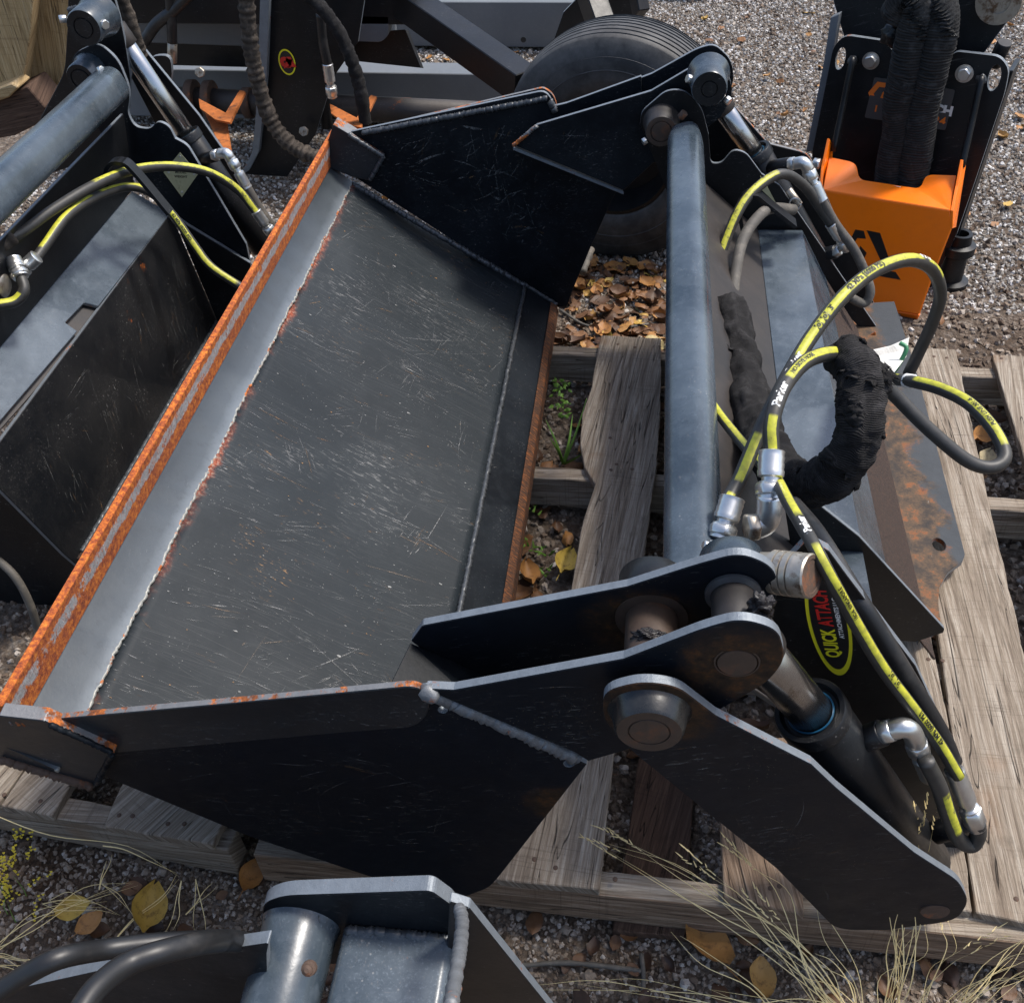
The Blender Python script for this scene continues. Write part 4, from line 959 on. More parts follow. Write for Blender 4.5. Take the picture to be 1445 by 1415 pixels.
# hose ends and the big zinc elbow
fitting([Yp(1034, 702, 1.03), Yp(1016, 762, .985)], .0165, BK)
fitting([Yp(1089, 636, 1.06), Yp(1086, 706, 1.01)], .0165, BK)
hose('elbow', P2([(1086, 700, 1.01), (1085, 722, 1.0), (1080, 737, .995), (1064, 745, .99)]), .0165, 'zinc', BK, 5)
hexnut('port_nut', Yp(1069, 743, .99), Yp(1048, 745, .985) - Yp(1069, 743, .99), .0195, .016, 'nickel', BK)
cyl('brass_thread', Yp(1066, 742, .99), Yp(1056, 744, .987), .0150, 'brass', BK)
# knurled coupler with its dust plug
cp0, cp1 = Yp(1066, 804, .82), Yp(1146, 813, .79); cax = (cp1 - cp0).normalized(); LC = (cp1 - cp0).length
pr = [(0, .020)]
for i in range(26):
    d = LC * (.32 + .46 * i / 25); pr.append((d, .0250 if (i % 7 not in (0,)) else .0222)); 
pr += [(LC * .80, .0245), (LC * .97, .0250), (LC, .0235), (LC, .019), (LC * .985, .0185), (LC * .985, 0)]
lathe('coupler', cp0, cax, pr, ['nickel', 'rustdark'], BK, 44, mi=[0] * (len(pr) - 4) + [1] * 3)
cy_ = []
for j in range(3):
    for i in range(3):
        pass
# coarse woven sleeve
sl, CS = hose('hose_sleeve', P2([(1026, 436, 1.9), (1036, 480, 1.80), (1048, 530, 1.68), (1064, 585, 1.52), (1085, 640, 1.36), (1118, 676, 1.24), (1155, 682, 1.18), (1190, 655, 1.16), (1210, 610, 1.17), (1216, 560, 1.20), (1206, 518, 1.24), (1192, 500, 1.27)]), .0315, 'sleeve', BK, per=24, sides=44, wob=.0, r2=.041, label='black woven fabric sleeve bunched around the hoses')
me = sl.data; rndm = [random.random() * 6 for _ in range(6)]
from mathutils import noise as mn
for v in me.vertices:
    p = v.co
    k = .010 * mn.noise(Vector((p.x * 26, p.y * 26, p.z * 26))) + .006 * mn.noise(Vector((p.x * 62 + 5, p.y * 20, p.z * 62))) + .0022 * mn.noise(p * 170)
    v.co = p + v.normal * k
# frayed sleeve end
V = []; F = []; A = []
c0 = Yp(1228, 525, 1.27); c1 = Yp(1248, 552, 1.25)
for i in range(260):
    a_ = random.random() * 6.28; t = random.random(); p = c0.lerp(c1, t * .8); rad = .020 + .006 * random.random()
    n_, m_ = frame(c1 - c0); q = p + (n_ * math.cos(a_) + m_ * math.sin(a_)) * rad; d = ((c1 - c0).normalized() * random.uniform(.004, .016) + (n_ * math.cos(a_) + m_ * math.sin(a_)) * random.uniform(0, .008)); s_ = Vector((random.uniform(-1, 1), random.uniform(-1, 1), random.uniform(-1, 1))) * .0022
    b_ = len(V); V += [q, q + s_, q + d + s_ * .4, q + d]; F.append((b_, b_ + 1, b_ + 2, b_ + 3))
fr = obj('frayed_end', mesh('frayed_end', V, F), 'sleeve', BK); fr['kind'] = 'stuff'
lump('sleeve_knot', Yp(1238, 540, 1.26), .024, 'sleeve', BK, 4, .35, (.8, 1, 1.2))
# paper tag tied to the hose
tg = [Yp(*q) for q in [(1220, 496, 1.70), (1256, 488, 1.72), (1283, 476, 1.74), (1279, 503, 1.62), (1258, 531, 1.52), (1232, 530, 1.52)]]
tp = plate('paper_tag', tg, (0, .001, -.0015), ['paper', 'paper'], BK, 0); tp['label'] = 'crumpled white paper tag with green band'
n_, m_ = (tg[1] - tg[0]).normalized(), (tg[0] - tg[5]).normalized()
for i in range(6):
    me = text_mesh('HYDRAULIC HOSE ASSEMBLY', .0052); obj('lettering', decal_xy(me, tg[0] + n_ * .040 - m_ * (.012 + .009 * i), n_ * .75, m_, Vector((0, -.5, .8)), .002), 'printblack', tp)
hose('tag_band', P2([(1270, 484, 1.62), (1279, 492, 1.61), (1268, 515, 1.6), (1256, 532, 1.6)]), .004, 'green', BK, 5)
# id plate, yellowed, on the far link
plate('id_plate', [far(*q, 2.397) for q in [(1073, 248), (1082, 262), (1098, 292), (1090, 282), (1075, 268)]], (0, -.002, 0), ['plate_id', 'plate_id'], BK, 0)
# lynch pin and ring hanging at the far link
cyl('lynch_pin', far(1112, 268, 2.42), far(1128, 290, 2.40), .010, 'nickel', BK)
hose('pin_ring', [far(1122 + 8 * math.cos(a), 288 + 8 * math.sin(a), 2.38) for a in np.linspace(0, 6.0, 10)], .0022, 'zinc', BK, 4, 8)

# drawn scratches on the upright plates
def on_quad(a, b, c, d):
    a, b, c, d = map(Vector, (a, b, c, d)); return ((b - a).length, (d - a).length, lambda u, v: a + (b - a) * (u / (b - a).length) * 1. + (d - a) * (v / (d - a).length) + (c - b - d + a) * (u / (b - a).length) * (v / (d - a).length))
for i, (Q, n_s, an, nr) in enumerate((
    ([Np(180, 1075, .7105), Np(620, 1040, .7105), Np(690, 1220, .7105), Np(340, 1165, .7105)], 260, .0, -OFN * .0008),
    ([Np(100, 1030, .700), Np(560, 990, .700), Np(560, 1018, .700), Np(170, 1050, .700)], 130, .12, -OFN * .0012),
    ([Np(900, 1060, .6665), Np(1010, 1030, .6665), Np(1340, 1270, .6665), Np(1180, 1300, .6665)], 200, .2, -OFN * .0008),
    ([Np(640, 985, .699), Np(860, 945, .699), Np(860, 1040, .699), Np(820, 1050, .699)], 90, .3, -OFN * .0008),
    ([far(520, 200, 2.528), far(750, 145, 2.528), far(800, 400, 2.528), far(560, 250, 2.528)], 260, -.2, FA * .0012),
    ([far(770, 185, 2.428), far(905, 145, 2.428), far(880, 250, 2.428), far(800, 215, 2.428)], 50, -.3, FA * .0010))):
    lu, lv, fn = on_quad(*Q); o = obj('scratches', scratch_mesh(fn, n_s, lu, lv, an, 40 + i, nr, .0002, .0006, .12, .15, .55), 'scratch', BK); o['kind'] = 'stuff'

# ================================================================ SECOND BUCKET, left
B2 = thing('loader_bucket', 'black loader bucket at the left with a bright scuffed flange and diamond id plate', 'bucket attachment', Zp(150, 600, -1.6))
V2 = lambda x, y, Y=2.40: Yp(x, y, Y)
plate('arm_plate', rnd([V2(*q, 2.47) for q in [(97, -40), (150, -40), (173, 40), (184, 110), (182, 150), (172, 212), (20, 262), (58, 165), (91, 102), (95, 40)]], {2: .05, 3: .03, 8: .03}, 5), (0, .012, 0), ['satin', 'edge'], B2)
plate('link_plate', rnd([V2(*q) for q in [(99, 105), (103, 76), (137, 60), (166, 84), (184, 130), (179, 160), (190, 180), (212, 183), (222, 171), (238, 178), (247, 196), (264, 205), (347, 345), (353, 372), (243, 303), (190, 250), (150, 205)]], {1: .03, 2: .03, 3: .04, 4: .04, 5: .02, 6: .03, 7: .02, 8: .02, 9: .02, 11: .02}, 5), (0, .012, 0), ['black', 'edge'], B2)
plate('link_plate', [V2(*q, 2.62) for q in [(196, 60), (205, 72), (280, 163), (352, 266), (380, 325), (352, 360), (250, 235), (185, 110)]], (0, .012, 0), ['satin', 'edge'], B2)
pin_boss(V2(118, 40, 2.32), .041, .021, .09, B2, 'grey', 'satin')
pin_boss(V2(114, 112, 2.345), .036, .022, .06, B2, 'grey', 'satin')
weld('weld_bead', V2(97, 14, 2.44), V2(140, 6, 2.44), .007, 'weldb', B2)
hexnut('bolt_head', V2(145, 34, 2.34), (.7, -.5, 0), .011, .013, 'zinc', B2); hexnut('bolt_head', V2(94, 27, 2.34), (-.8, -.4, .1), .009, .016, 'zinc', B2)
hexnut('bolt_head', V2(140, 99, 2.33), (.7, -.4, .2), .009, .012, 'zinc', B2)
c2 = V2(148, 128, 2.30); V = []; F = []; ys = np.linspace(.62, 2.335, 30)
for i, y in enumerate(ys):
    for x, z in prof2: V.append(Vector((c2.x + x * 1.05, y, c2.z + z * 1.05)))
for i in range(len(ys) - 1):
    for k in range(NP_): F.append((i * NP_ + k, i * NP_ + (k + 1) % NP_, (i + 1) * NP_ + (k + 1) % NP_, (i + 1) * NP_ + k))
F.append(tuple((len(ys) - 1) * NP_ + k for k in range(NP_))); F.append(tuple(range(NP_ - 1, -1, -1)))
obj('torque_tube', mesh('torque_tube', V, F), 'grey', B2, smooth=True)
Aq, Bq, Cq, Dq = V2(170, 160, 2.39), V2(186, 264, 2.39), V2(241, 301, 2.39), V2(306, 452, 2.39)
strip('mould_plate', Aq, Bq, ['satin', 'edge'], .008, .7, 2.39, B2)
def plane3(a, b):                                  # plane through profile points a, b, running along the bucket
    d = Vector((b.x - a.x, 0, b.z - a.z)); return plane_of((-d.z, 0, d.x), a)
pf = plane3(Bq, Cq); pd = plane3(Cq, Dq); nf = Vector(pf[0]).normalized(); nf = nf if nf.z > 0 else -nf
plate('top_flange', [Pp(*q, pf) for q in [(187, 270), (241, 301), (139, 432), (119, 427), (92, 455), (109, 467), (0, 594), (-70, 672), (-70, 530), (0, 452)]], nf * -.010, ['shiny', 'edger'], B2)
pf2 = plane3(Bq - Vector((0, 0, .022)), Cq - Vector((-.005, 0, .022)))
plate('hook_bar', [Pp(*q, pf2) for q in [(200, 290), (247, 306), (142, 444), (118, 474), (0, 607), (-70, 690), (-70, 560), (0, 480)]], nf * -.008, ['dusty', 'edger'], B2)
nd_ = Vector(pd[0]).normalized(); nd_ = nd_ if nd_.x > 0 else -nd_
plate('mount_plate', [Pp(*q, pd) for q in [(241, 301), (307, 452), (112, 800), (91, 782), (0, 690), (-50, 645), (-20, 650)]], nd_ * -.010, ['blackrust', 'edge'], B2)
Dq2 = Dq + Vector((.055, 0, .012)); strip('debris_layer', Dq, Dq2, ['debris', 'debris'], .006, 1.44, 2.39, B2)
strip('lower_rim', Dq2, Dq2 + Vector((.012, 0, .03)), ['satin', 'edge'], .006, 1.44, 2.39, B2)
wb_ = [];
weld('weld_bead', Vector((Dq.x, 1.46, Dq.z)) + nd_ * .004, Vector((Dq.x, 2.38, Dq.z)) + nd_ * .004, .006, 'weldb', B2, .009)
plate('end_gusset', [Yp(*q, 1.44) for q in [(-60, 638), (0, 688), (92, 780), (122, 806), (118, 830), (45, 965), (-10, 1060), (-70, 1130)]], (0, .012, 0), ['satin', 'edge'], B2)
plate('end_gusset', [Yp(*q, 2.385) for q in [(243, 303), (264, 318), (353, 372), (360, 470), (320, 500), (306, 452)]], (0, .012, 0), ['satin', 'edge'], B2)
strip('debris_layer', Bq + Vector((-.035, 0, .03)), Bq + Vector((.004, 0, .003)), ['debris', 'debris'], .004, .9, 2.385, B2)
mp_ = plane3(Aq, Bq); hc2 = Pp(76, 290, mp_); nm_ = Vector(mp_[0]).normalized(); nm_ = nm_ if nm_.x > 0 else -nm_
cyl('access_hole_shade', hc2 + nm_ * .0005, hc2 + nm_ * .003, .034, 'decalblack', B2)  # flat black disc paints the darkness of an open hole
# id plate, diamond, riveted, with stamped lines
idp = [V2(*q, 2.396) for q in [(254, 215), (280, 245), (257, 278), (231, 243)]]
ip_ = plate('id_plate', idp, (0, -.0015, 0), ['plate_id', 'plate_id'], B2, 0); ip_['label'] = 'yellowed diamond id plate with four rivets'
for q in ((254, 221), (274, 246), (257, 271), (238, 243)): lathe('rivet', V2(*q, 2.3945), FA, [(0, .0035), (.0015, .003), (.002, 0)], 'zinc', ip_, 10)
dx_ = (idp[1] - idp[3]).normalized(); dy_ = (idp[0] - idp[2]).normalized()
for i, s_ in enumerate(('SERIAL NO.', 'MODEL', 'WEIGHT')):
    me = text_mesh(s_, .009, .0002); obj('lettering', decal_xy(me, (idp[1] + idp[3]) / 2 + dy_ * (.014 - .012 * i), dx_, dy_, FA, .0022), 'printblack', ip_)
# cylinder, ports, hoses
cylinder(V2(172, 55, 2.50), V2(263, 190, 2.50), V2(372, 350, 2.50), .0235, .038, B2)
cyl('port', V2(285, 225, 2.48), V2(304, 220, 2.44), .015, 'satin', B2)
hexnut('port_nut', V2(301, 220, 2.44), (V2(313, 217, 2.43) - V2(301, 220, 2.44)), .015, .018, 'zinc', B2)
hose('elbow', [V2(310, 217, 2.43), V2(320, 217, 2.42), V2(326, 226, 2.42)], .0135, 'zinc', B2, 5)
fitting([V2(349, 266, 2.41), V2(325, 223, 2.42)], .0135, B2)
hose('hose', [V2(346, 260, 2.41), V2(362, 288, 2.41), V2(380, 315, 2.41), V2(395, 340, 2.42)], .0125, 'hosedull', B2)
hose('hose', P2([(-10, 348, 1.75), (30, 328, 1.83), (75, 296, 1.93), (130, 263, 2.05), (185, 241, 2.18), (240, 235, 2.28), (292, 243, 2.34), (335, 268, 2.38), (362, 300, 2.38)]), .0115, 'hoseworn', B2, st=[(.38, 1)])
fitting([V2(361, 298, 2.375), V2(385, 332, 2.375)], .0135, B2)
o_, Cx = hose('hose', P2([(45, 372, 1.80), (65, 345, 1.86), (95, 305, 1.95), (135, 278, 2.06), (180, 264, 2.16), (215, 274, 2.2), (245, 305, 2.2), (275, 347, 2.18), (300, 378, 2.16), (345, 408, 2.15)]), .0105, 'hose', B2, st=[(.06, .34), (.38, .97)])
hose_print('42 MPa (6000 PSI)', .010, Cx, .72, .0105, B2, bold=.0002)
fitting([Yp(52, 362, 1.80), Yp(28, 384, 1.78)], .0150, B2)
fitting([Yp(18, 366, 1.77), Yp(30, 392, 1.74)], .0165, B2)
hose('hose', P2([(30, 392, 1.74), (34, 410, 1.72), (22, 425, 1.70), (0, 430, 1.68), (-30, 432, 1.66)]), .0115, 'hose', B2, st=[(.3, 1)])
hose('hose', P2([(-10, 352, 1.75), (5, 345, 1.77), (20, 335, 1.79)]), .014, 'sleevebrown', B2)
lathe('coupler', Yp(-6, 402, 1.72), Yp(12, 404, 1.72) - Yp(-6, 402, 1.72), [(0, .022), (.01, .024), (.012, .021), (.02, .024), (.024, .018), (.024, 0)], 'nickel', B2, 30)
gr2 = catmull([Yp(*q) for q in [(154, 260, 2.15), (152, 240, 2.15), (159, 229, 2.15), (172, 228, 2.15), (188, 238, 2.15), (240, 300, 2.15)]], 5); V = []; F = []
for i, p in enumerate(gr2):
    t = (gr2[min(i + 1, len(gr2) - 1)] - gr2[max(i - 1, 0)]).normalized(); nn_ = t.cross(Vector((0, 1, 0))).normalized() * .0045
    for dy, s_ in ((-.014, 1), (-.014, -1), (.014, -1), (.014, 1)): V.append(p + Vector((0, dy, 0)) + nn_ * s_)
for i in range(len(gr2) - 1):
    for k in range(4): F.append((i * 4 + k, i * 4 + (k + 1) % 4, (i + 1) * 4 + (k + 1) % 4, (i + 1) * 4 + k))
obj('hose_guide', mesh('hose_guide', V, F), 'satin', B2)
hose('hose', P2([(-15, 780, 1.36), (20, 812, 1.33), (42, 852, 1.31), (54, 892, 1.30), (60, 935, 1.29), (55, 980, 1.29)]), .0085, 'hosedull', B2)
hose('wrapped_hose', P2([(165, -20, 2.55), (182, 20, 2.55), (193, 55, 2.55), (201, 80, 2.56)]), .014, 'sleevebrown', B2, per=14, wob=.25)

# ================================================================ THIRD BUCKET, bottom edge
B3 = thing('loader_bucket', 'grey and black bucket arm with welded boss cut off by the bottom edge', 'bucket attachment', Zp(520, 1400, -1.5))
bo = Yp(425, 1306, .50)
tp3 = rnd([Yp(*q, .50) for q in [(368, 1302), (372, 1274), (400, 1264), (608, 1257), (640, 1280), (640, 1340), (560, 1360), (400, 1360)]], {0: .02, 1: .03, 2: .03, 3: .008, 4: .01}, 5)
plate('arm_plate', tp3, (0, .018, .002), ['black', 'edge'], B3)
lathe('boss', bo + Vector((0, .002, 0)), FA, [(0, .047), (.004, .045), (.02, .0425), (.16, .0415), (.165, .038), (.165, .0)], 'shiny', B3, 40)
weld('weld_bead', bo + Vector((-.035, -.004, .026)), bo + Vector((.03, -.004, .03)), .006, 'weldb', B3)
lathe('grease_nipple', Yp(437, 1365, .36), (.1, -.5, .8), [(0, .007), (.006, .0065), (.007, .004), (.013, .0045), (.015, .002), (.015, 0)], 'rustdark', B3, 12)
tc = Yp(566, 1322, .50); V = []; F = []; ys3 = np.linspace(.16, .498, 8)
for y in ys3:
    for a_ in range(28):
        ci = a_ // 7; th = math.radians(ci * 90 + (a_ % 7) * 15); sx, sz = ((1, 1), (-1, 1), (-1, -1), (1, -1))[ci]
        V.append(Vector((tc.x + sx * .052 + .012 * math.cos(th), y, tc.z - .036 + sz * .046 + .012 * math.sin(th))))
for i in range(7):
    for k in range(28): F.append((i * 28 + k, i * 28 + (k + 1) % 28, (i + 1) * 28 + (k + 1) % 28, (i + 1) * 28 + k))
obj('torque_tube', mesh('torque_tube', V, F), 'shiny', B3, smooth=True)
weld('weld_bead', Vector((tc.x - .058, .494, tc.z + .018)), Vector((tc.x + .055, .494, tc.z + .018)), .007, 'weldb', B3)
plate('link_plate', [Yp(*q, .485) for q in [(634, 1272), (662, 1281), (800, 1452), (800, 1560), (620, 1560)]], (0, .012, 0), ['satin', 'edge'], B3)
hose('weld_bead', [Yp(648, 1280, .478), Yp(652, 1298, .46), Yp(650, 1330, .42), Yp(644, 1370, .38), Yp(636, 1420, .33)], .0065, 'weld', B3, 12, wob=.3)
plate('side_plate', rnd([Yp(*q, .43) for q in [(379, 1330), (376, 1345), (380, 1560), (-60, 1560), (-60, 1424), (0, 1400), (200, 1356)]], {0: .004}, 3), (0, .014, 0), ['black', 'edge'], B3)
hose('hose', P2([(-30, 1420, .36), (20, 1385, .38), (80, 1353, .40), (150, 1339, .43), (225, 1330, .45), (310, 1326, .47), (360, 1330, .475)]), .0112, 'rubber', B3)
hose('hose', P2([(105, 1440, .30), (135, 1395, .33), (180, 1360, .36), (235, 1341, .38), (300, 1328, .41), (345, 1330, .45), (375, 1345, .48)]), .0112, 'rubber', B3)

# ================================================================ WHEEL and tow frame
ax = Vector((.20, .98, 0)).normalized(); wc = Vector((-.115, 3.05, .355))
WH = thing('wheel', 'ribbed black rubber tyre standing on gravel behind the bucket arm', 'wheel', Vector((wc.x + .03, wc.y + .1, 0)))
pr = [(-.000, .19), (-.012, .20), (-.020, .235), (-.018, .285), (-.004, .330), (.006, .345)]
wd = .21; ng = 9
for i in range(ng):
    a = .006 + (wd - .012) * i / ng; b_ = .006 + (wd - .012) * (i + 1) / ng; cr = lambda d: .36 - .014 * ((d - wd / 2) / (wd / 2)) ** 2
    pr += [(a + .002, cr(a)), (b_ - .008, cr(b_)), (b_ - .0065, cr(b_) - .012), (b_ - .0005, cr(b_) - .012)]
pr += [(wd - .004, .328), (wd + .004, .318), (wd + .018, .285), (wd + .02, .235), (wd + .0, .19)]
lathe('tyre', wc, ax, pr, 'tyre', WH, 96)
rp = [(.0, .19), (-.006, .192), (-.006, .182), (.03, .170), (.05, .165), (.10, .160), (.11, .06), (.09, .055), (.09, 0)]
lathe('rim', wc, ax, rp, 'satin', WH, 60)
for k in range(5):
    a = k * 1.2566 + .55; n_, m_ = frame(ax); hexnut('lug_nut', wc + ax * .10 + (n_ * math.cos(a) + m_ * math.sin(a)) * .085, -ax, .012, .022, 'zinc', WH)
for rr_ in (.262, .298):
    lathe('sidewall_ridge', wc - ax * (.019 if rr_ < .28 else .013), ax, [(.002, rr_ - .003), (-.002, rr_), (.002, rr_ + .003)], 'tyre', WH, 72)
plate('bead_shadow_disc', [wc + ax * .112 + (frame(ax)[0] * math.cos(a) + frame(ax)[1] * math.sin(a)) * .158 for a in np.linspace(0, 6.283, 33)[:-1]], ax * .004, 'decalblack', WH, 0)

def beam(name, a, b, w_, h_, mat, parent, up=(0, 0, 1), bevel=.003, emat=None):
    a, b = Vector(a), Vector(b); t = (b - a).normalized(); u = Vector(up); u = (u - t * u.dot(t)).normalized(); s_ = t.cross(u)
    pts = [a + s_ * (w_ / 2) + u * (h_ / 2), a - s_ * (w_ / 2) + u * (h_ / 2), a - s_ * (w_ / 2) - u * (h_ / 2), a + s_ * (w_ / 2) - u * (h_ / 2)]
    return plate(name, pts, b - a, [mat, emat or mat], parent, bevel, edge=1)
TF = thing('tow_frame', 'black tow implement frame with sloping drawbar and grey beams behind the wheel', 'implement', Zp(650, 60, -1.72))
beam('drawbar', Yp(470, -70, 4.1), Yp(742, 122, 3.30), .09, .10, 'satin', TF)
beam('cross_beam', Zp(300, 25, -1.60), Zp(812, 28, -1.60), .16, .20, 'beam', TF, emat='beam')
plate('beam_end_plate', [Yp(*q, 4.75) for q in [(781, 58), (795, 18), (832, -20), (900, -20), (905, 20), (840, 40)]], (0, .02, 0), ['satin', 'edge'], TF)
beam('wheel_arm', Yp(815, -60, 3.9), Yp(850, 40, 3.7), .07, .09, 'satin', TF); beam('wheel_arm', Yp(890, -60, 3.8), Yp(905, 20, 3.7), .04, .07, 'satin', TF)
lathe('bolt_hole', Zp(742, 45, -1.52) + Vector((0, -.1, 0)), FA, [(0, .012), (.001, .012), (.001, 0)], 'decalblack', TF, 14)
beam('axle_beam', Zp(120, 122, -1.58), Zp(735, 134, -1.58), .12, .20, 'beam', TF)
GB = thing('rotor_attachment', 'dark implement with rusty rotor hooks, wrapped hoses and a round yellow decal', 'implement', Zp(400, 230, -1.72))
cyl('rotor_pipe', Zp(255, 140, -1.48), Zp(700, 163, -1.48), .045, 'dusty', GB)
beam('rear_beam', Yp(150, 28, 4.0), Yp(556, 42, 4.0), .10, .13, 'beam', GB)
beam('hood', Yp(150, -30, 3.9), Yp(600, -30, 3.9), .3, .22, 'satin', GB)
beam('lower_hood', Yp(150, 62, 4.02), Yp(480, 70, 4.02), .10, .12, 'satin', GB)
plate('hood_flap', [Yp(*q, 3.85) for q in [(478, 48), (572, 42), (594, 96), (480, 84)]], (0, .05, -.02), ['satin', 'satin'], GB)
plate('end_box', rnd([Yp(*q, 3.75) for q in [(430, 22), (548, 24), (548, 50), (538, 60), (430, 56)]], {3: .02, 2: .01}, 4), (0, .06, 0), ['beam', 'beam'], GB)
hp_ = [Yp(*q, 3.6) for q in [(378, -40), (520, -40), (505, 60), (470, 110), (445, 190), (405, 250), (345, 246), (362, 215), (368, 150), (373, 110)]]
plate('side_plate', hp_, (0, .02, 0), ['satin', 'edge'], GB)
plate('side_flange', [Yp(*q, 3.55) for q in [(368, -40), (381, -40), (376, 110), (371, 160), (365, 215), (352, 240), (338, 250), (356, 215), (361, 160), (364, 110)]], (0, .03, 0), ['edge', 'edge'], GB)
cc = Yp(405, 88, 3.597); oval_decal(cc, Vector((1, 0, 0)), Vector((.0, 0, 1)), Vector((0, -1, 0)), .030, .045, GB, True)
for bx, by in ((310, 145), (495, 152)):                # rusty hooks on the rotor
    k_ = 1.
    pts = [(-30, -6), (8, 14), (28, -18), (36, -16), (14, 28), (-6, 24), (-28, 8)]
    plate('rotor_hook', [Zp(bx + x, by + y, -1.40) for x, y in pts], (0, .01, -.012), ['rustbright', 'rustbright'], GB)
    plate('rotor_hook_leg', [Zp(bx + x, by + y, -1.44) for x, y in [(-25, 5), (8, 25), (15, 70), (0, 62)]], (0, .015, -.01), ['rustdark', 'rustbright'], GB)
for px_ in (268, 292, 345, 430): 
    a = Zp(px_, 141 + (px_ - 255) * .05, -1.48); cyl('rotor_flange', a, a + Vector((.03, .001, 0)), .075 if px_ < 300 else .056, 'rustdark', GB)
hexnut('bolt_head', Yp(283, 102, 3.5), (.2, -1, .3), .018, .02, 'nickel', GB); hexnut('bolt_head', Yp(429, 185, 3.55), (.2, -1, .3), .018, .02, 'nickel', GB)
hose('wrapped_hose', P2([(345, -30, 3.3), (350, 30, 3.3), (356, 80, 3.3), (368, 130, 3.3), (385, 175, 3.3), (415, 208, 3.28), (450, 224, 3.25)]), .026, 'sleevebrown', GB, per=14, wob=.3)
hose('wrapped_hose', P2([(415, -20, 3.4), (450, 8, 3.4), (478, 45, 3.4), (496, 85, 3.4), (508, 125, 3.4), (516, 175, 3.4)]), .022, 'sleeve', GB, per=14, wob=.2)
hose('hose', P2([(270, -10, 3.6), (245, 15, 3.6), (220, 35, 3.6), (203, 60, 3.6)]), .02, 'rubber', GB)
hose('hose', P2([(240, -10, 3.6), (242, 30, 3.6), (243, 60, 3.6)]), .018, 'rubber', GB); cyl('hose_end', Yp(243, 60, 3.6), Yp(243, 88, 3.6), .017, 'nickel', GB)
hose('hose', P2([(452, 20, 3.5), (456, 60, 3.5), (463, 95, 3.5)]), .016, 'rubber', GB); fitting([Yp(462, 90, 3.5), Yp(469, 138, 3.5)], .018, GB)
cyl('strut', Yp(445, 40, 3.65), Yp(462, 180, 3.65), .022, 'satin', GB)
plate('yellow_tab', [Yp(*q, 4.3) for q in [(478, 106), (488, 92), (520, 94), (512, 106)]], (0, .01, 0), ['yellow', 'yellow'], GB)
plate('linkage_plate', rnd([Yp(*q, 3.4) for q in [(205, 130), (210, 80), (240, 78), (243, 110), (225, 150)]], .03, 4), (0, .02, 0), ['satin', 'edge'], GB)

# ---- timbers at the upper left corner
TB = thing('timber', 'thick rough sawn timber leaning upright in the upper left corner', 'timber', Yp(40, 150, 3.0))
def uvplate(name, pts, off, mat, parent, ax):
    return plate(name, pts, off, [mat, mat], parent, .003, uvax=(Vector((0, 0, 0)), Vector(ax).normalized(), Vector(ax).normalized().cross(Vector((.2, 1, .3))).normalized()))
uvplate('board', [Yp(*q, 2.85) for q in [(-60, -60), (50, -60), (44, 40), (32, 128), (15, 132), (-60, 140)]], (-.02, .09, 0), 'lumber', TB, (.05, 0, 1))
uvplate('board', [Yp(*q, 2.95) for q in [(48, -60), (110, -60), (98, 20), (92, 100), (62, 152), (30, 125)]], (.01, .09, -.02), 'lumber', TB, (.2, 0, 1))
TB2 = thing('timber', 'dark reddish timber block below the upright rough sawn timber', 'timber', Yp(20, 190, 2.8))
uvplate('block', [Yp(*q, 2.80) for q in [(-60, 152), (10, 135), (38, 122), (64, 152), (60, 172), (20, 192), (-60, 205)]], (0, .12, 0), 'wooddark', TB2, (1, 0, .2))
uvplate('wedge', [Yp(*q, 2.78) for q in [(-30, 135), (16, 118), (26, 124), (12, 138), (-30, 152)]], (0, .08, 0), 'lumber', TB2, (1, 0, .1))
far_t = thing('tyre', 'far black tyre cut by the top edge, left of the orange machine', 'tyre', Zp(985, -30, -1.72))
lathe('tyre', Zp(985, -25, -1.72) + Vector((0, 0, .02)), (0, 0, 1), [(0, .17), (-.01, .25), (.03, .30), (.10, .31), (.17, .30), (.20, .25), (.19, .17)], 'tyre', far_t, 48)
lathe('rim', Zp(985, -25, -1.72) + Vector((0, 0, .12)), (0, 0, 1), [(0, .0), (0, .17), (.05, .18)], 'satin', far_t, 32)

# ================================================================ ORANGE HITCH MACHINE
OM = thing('breaker_attachment', 'black plate attachment with bright orange front bracket standing on the gravel', 'attachment', Zp(1270, 440, -1.72))
bd = Vector((.91, -.41, 0)).normalized(); nn0 = Vector((-.41, -.91, .0)).normalized(); nfr = (nn0 + Vector((0, 0, .10))).normalized()
pfr = plane_of(nfr, Zp(1295, 452, -1.715)); bkp = Vector(nn0) * -1
def fr(x, y, back=0.): return Pp(x, y, plane_of(nfr, Zp(1295, 452, -1.715) + bkp * back))
ff = [fr(*q) for q in [(1161, 268), (1250, 283), (1341, 297), (1345, 318), (1313, 400), (1297, 445), (1200, 428), (1150, 345), (1146, 305)]]
plate('front_bracket', ff, bkp * .010, ['orange', 'orange'], OM, .004)
plate('bracket_foot', [fr(1200, 428), fr(1297, 445), fr(1292, 459, .03), fr(1212, 449, .03)], bkp * .02, ['orange', 'orange'], OM, .003)
BD = .105
tf = [fr(1161, 268), fr(1341, 297), fr(1350, 247, BD), fr(1306, 246, BD), fr(1299, 266, BD * .62), fr(1213, 253, BD * .62), fr(1208, 229, BD), fr(1170, 221, BD)]
tf = rnd(tf, {3: .02, 4: .02, 5: .02, 6: .02}, 5)
plate('bracket_top', tf, Vector((0, 0, -.008)), ['orange', 'orange'], OM, .002)
sw = [fr(1163, 272, -.002), fr(1171, 196, BD + .02), fr(1168, 260, BD + .03), fr(1150, 345, .05)]
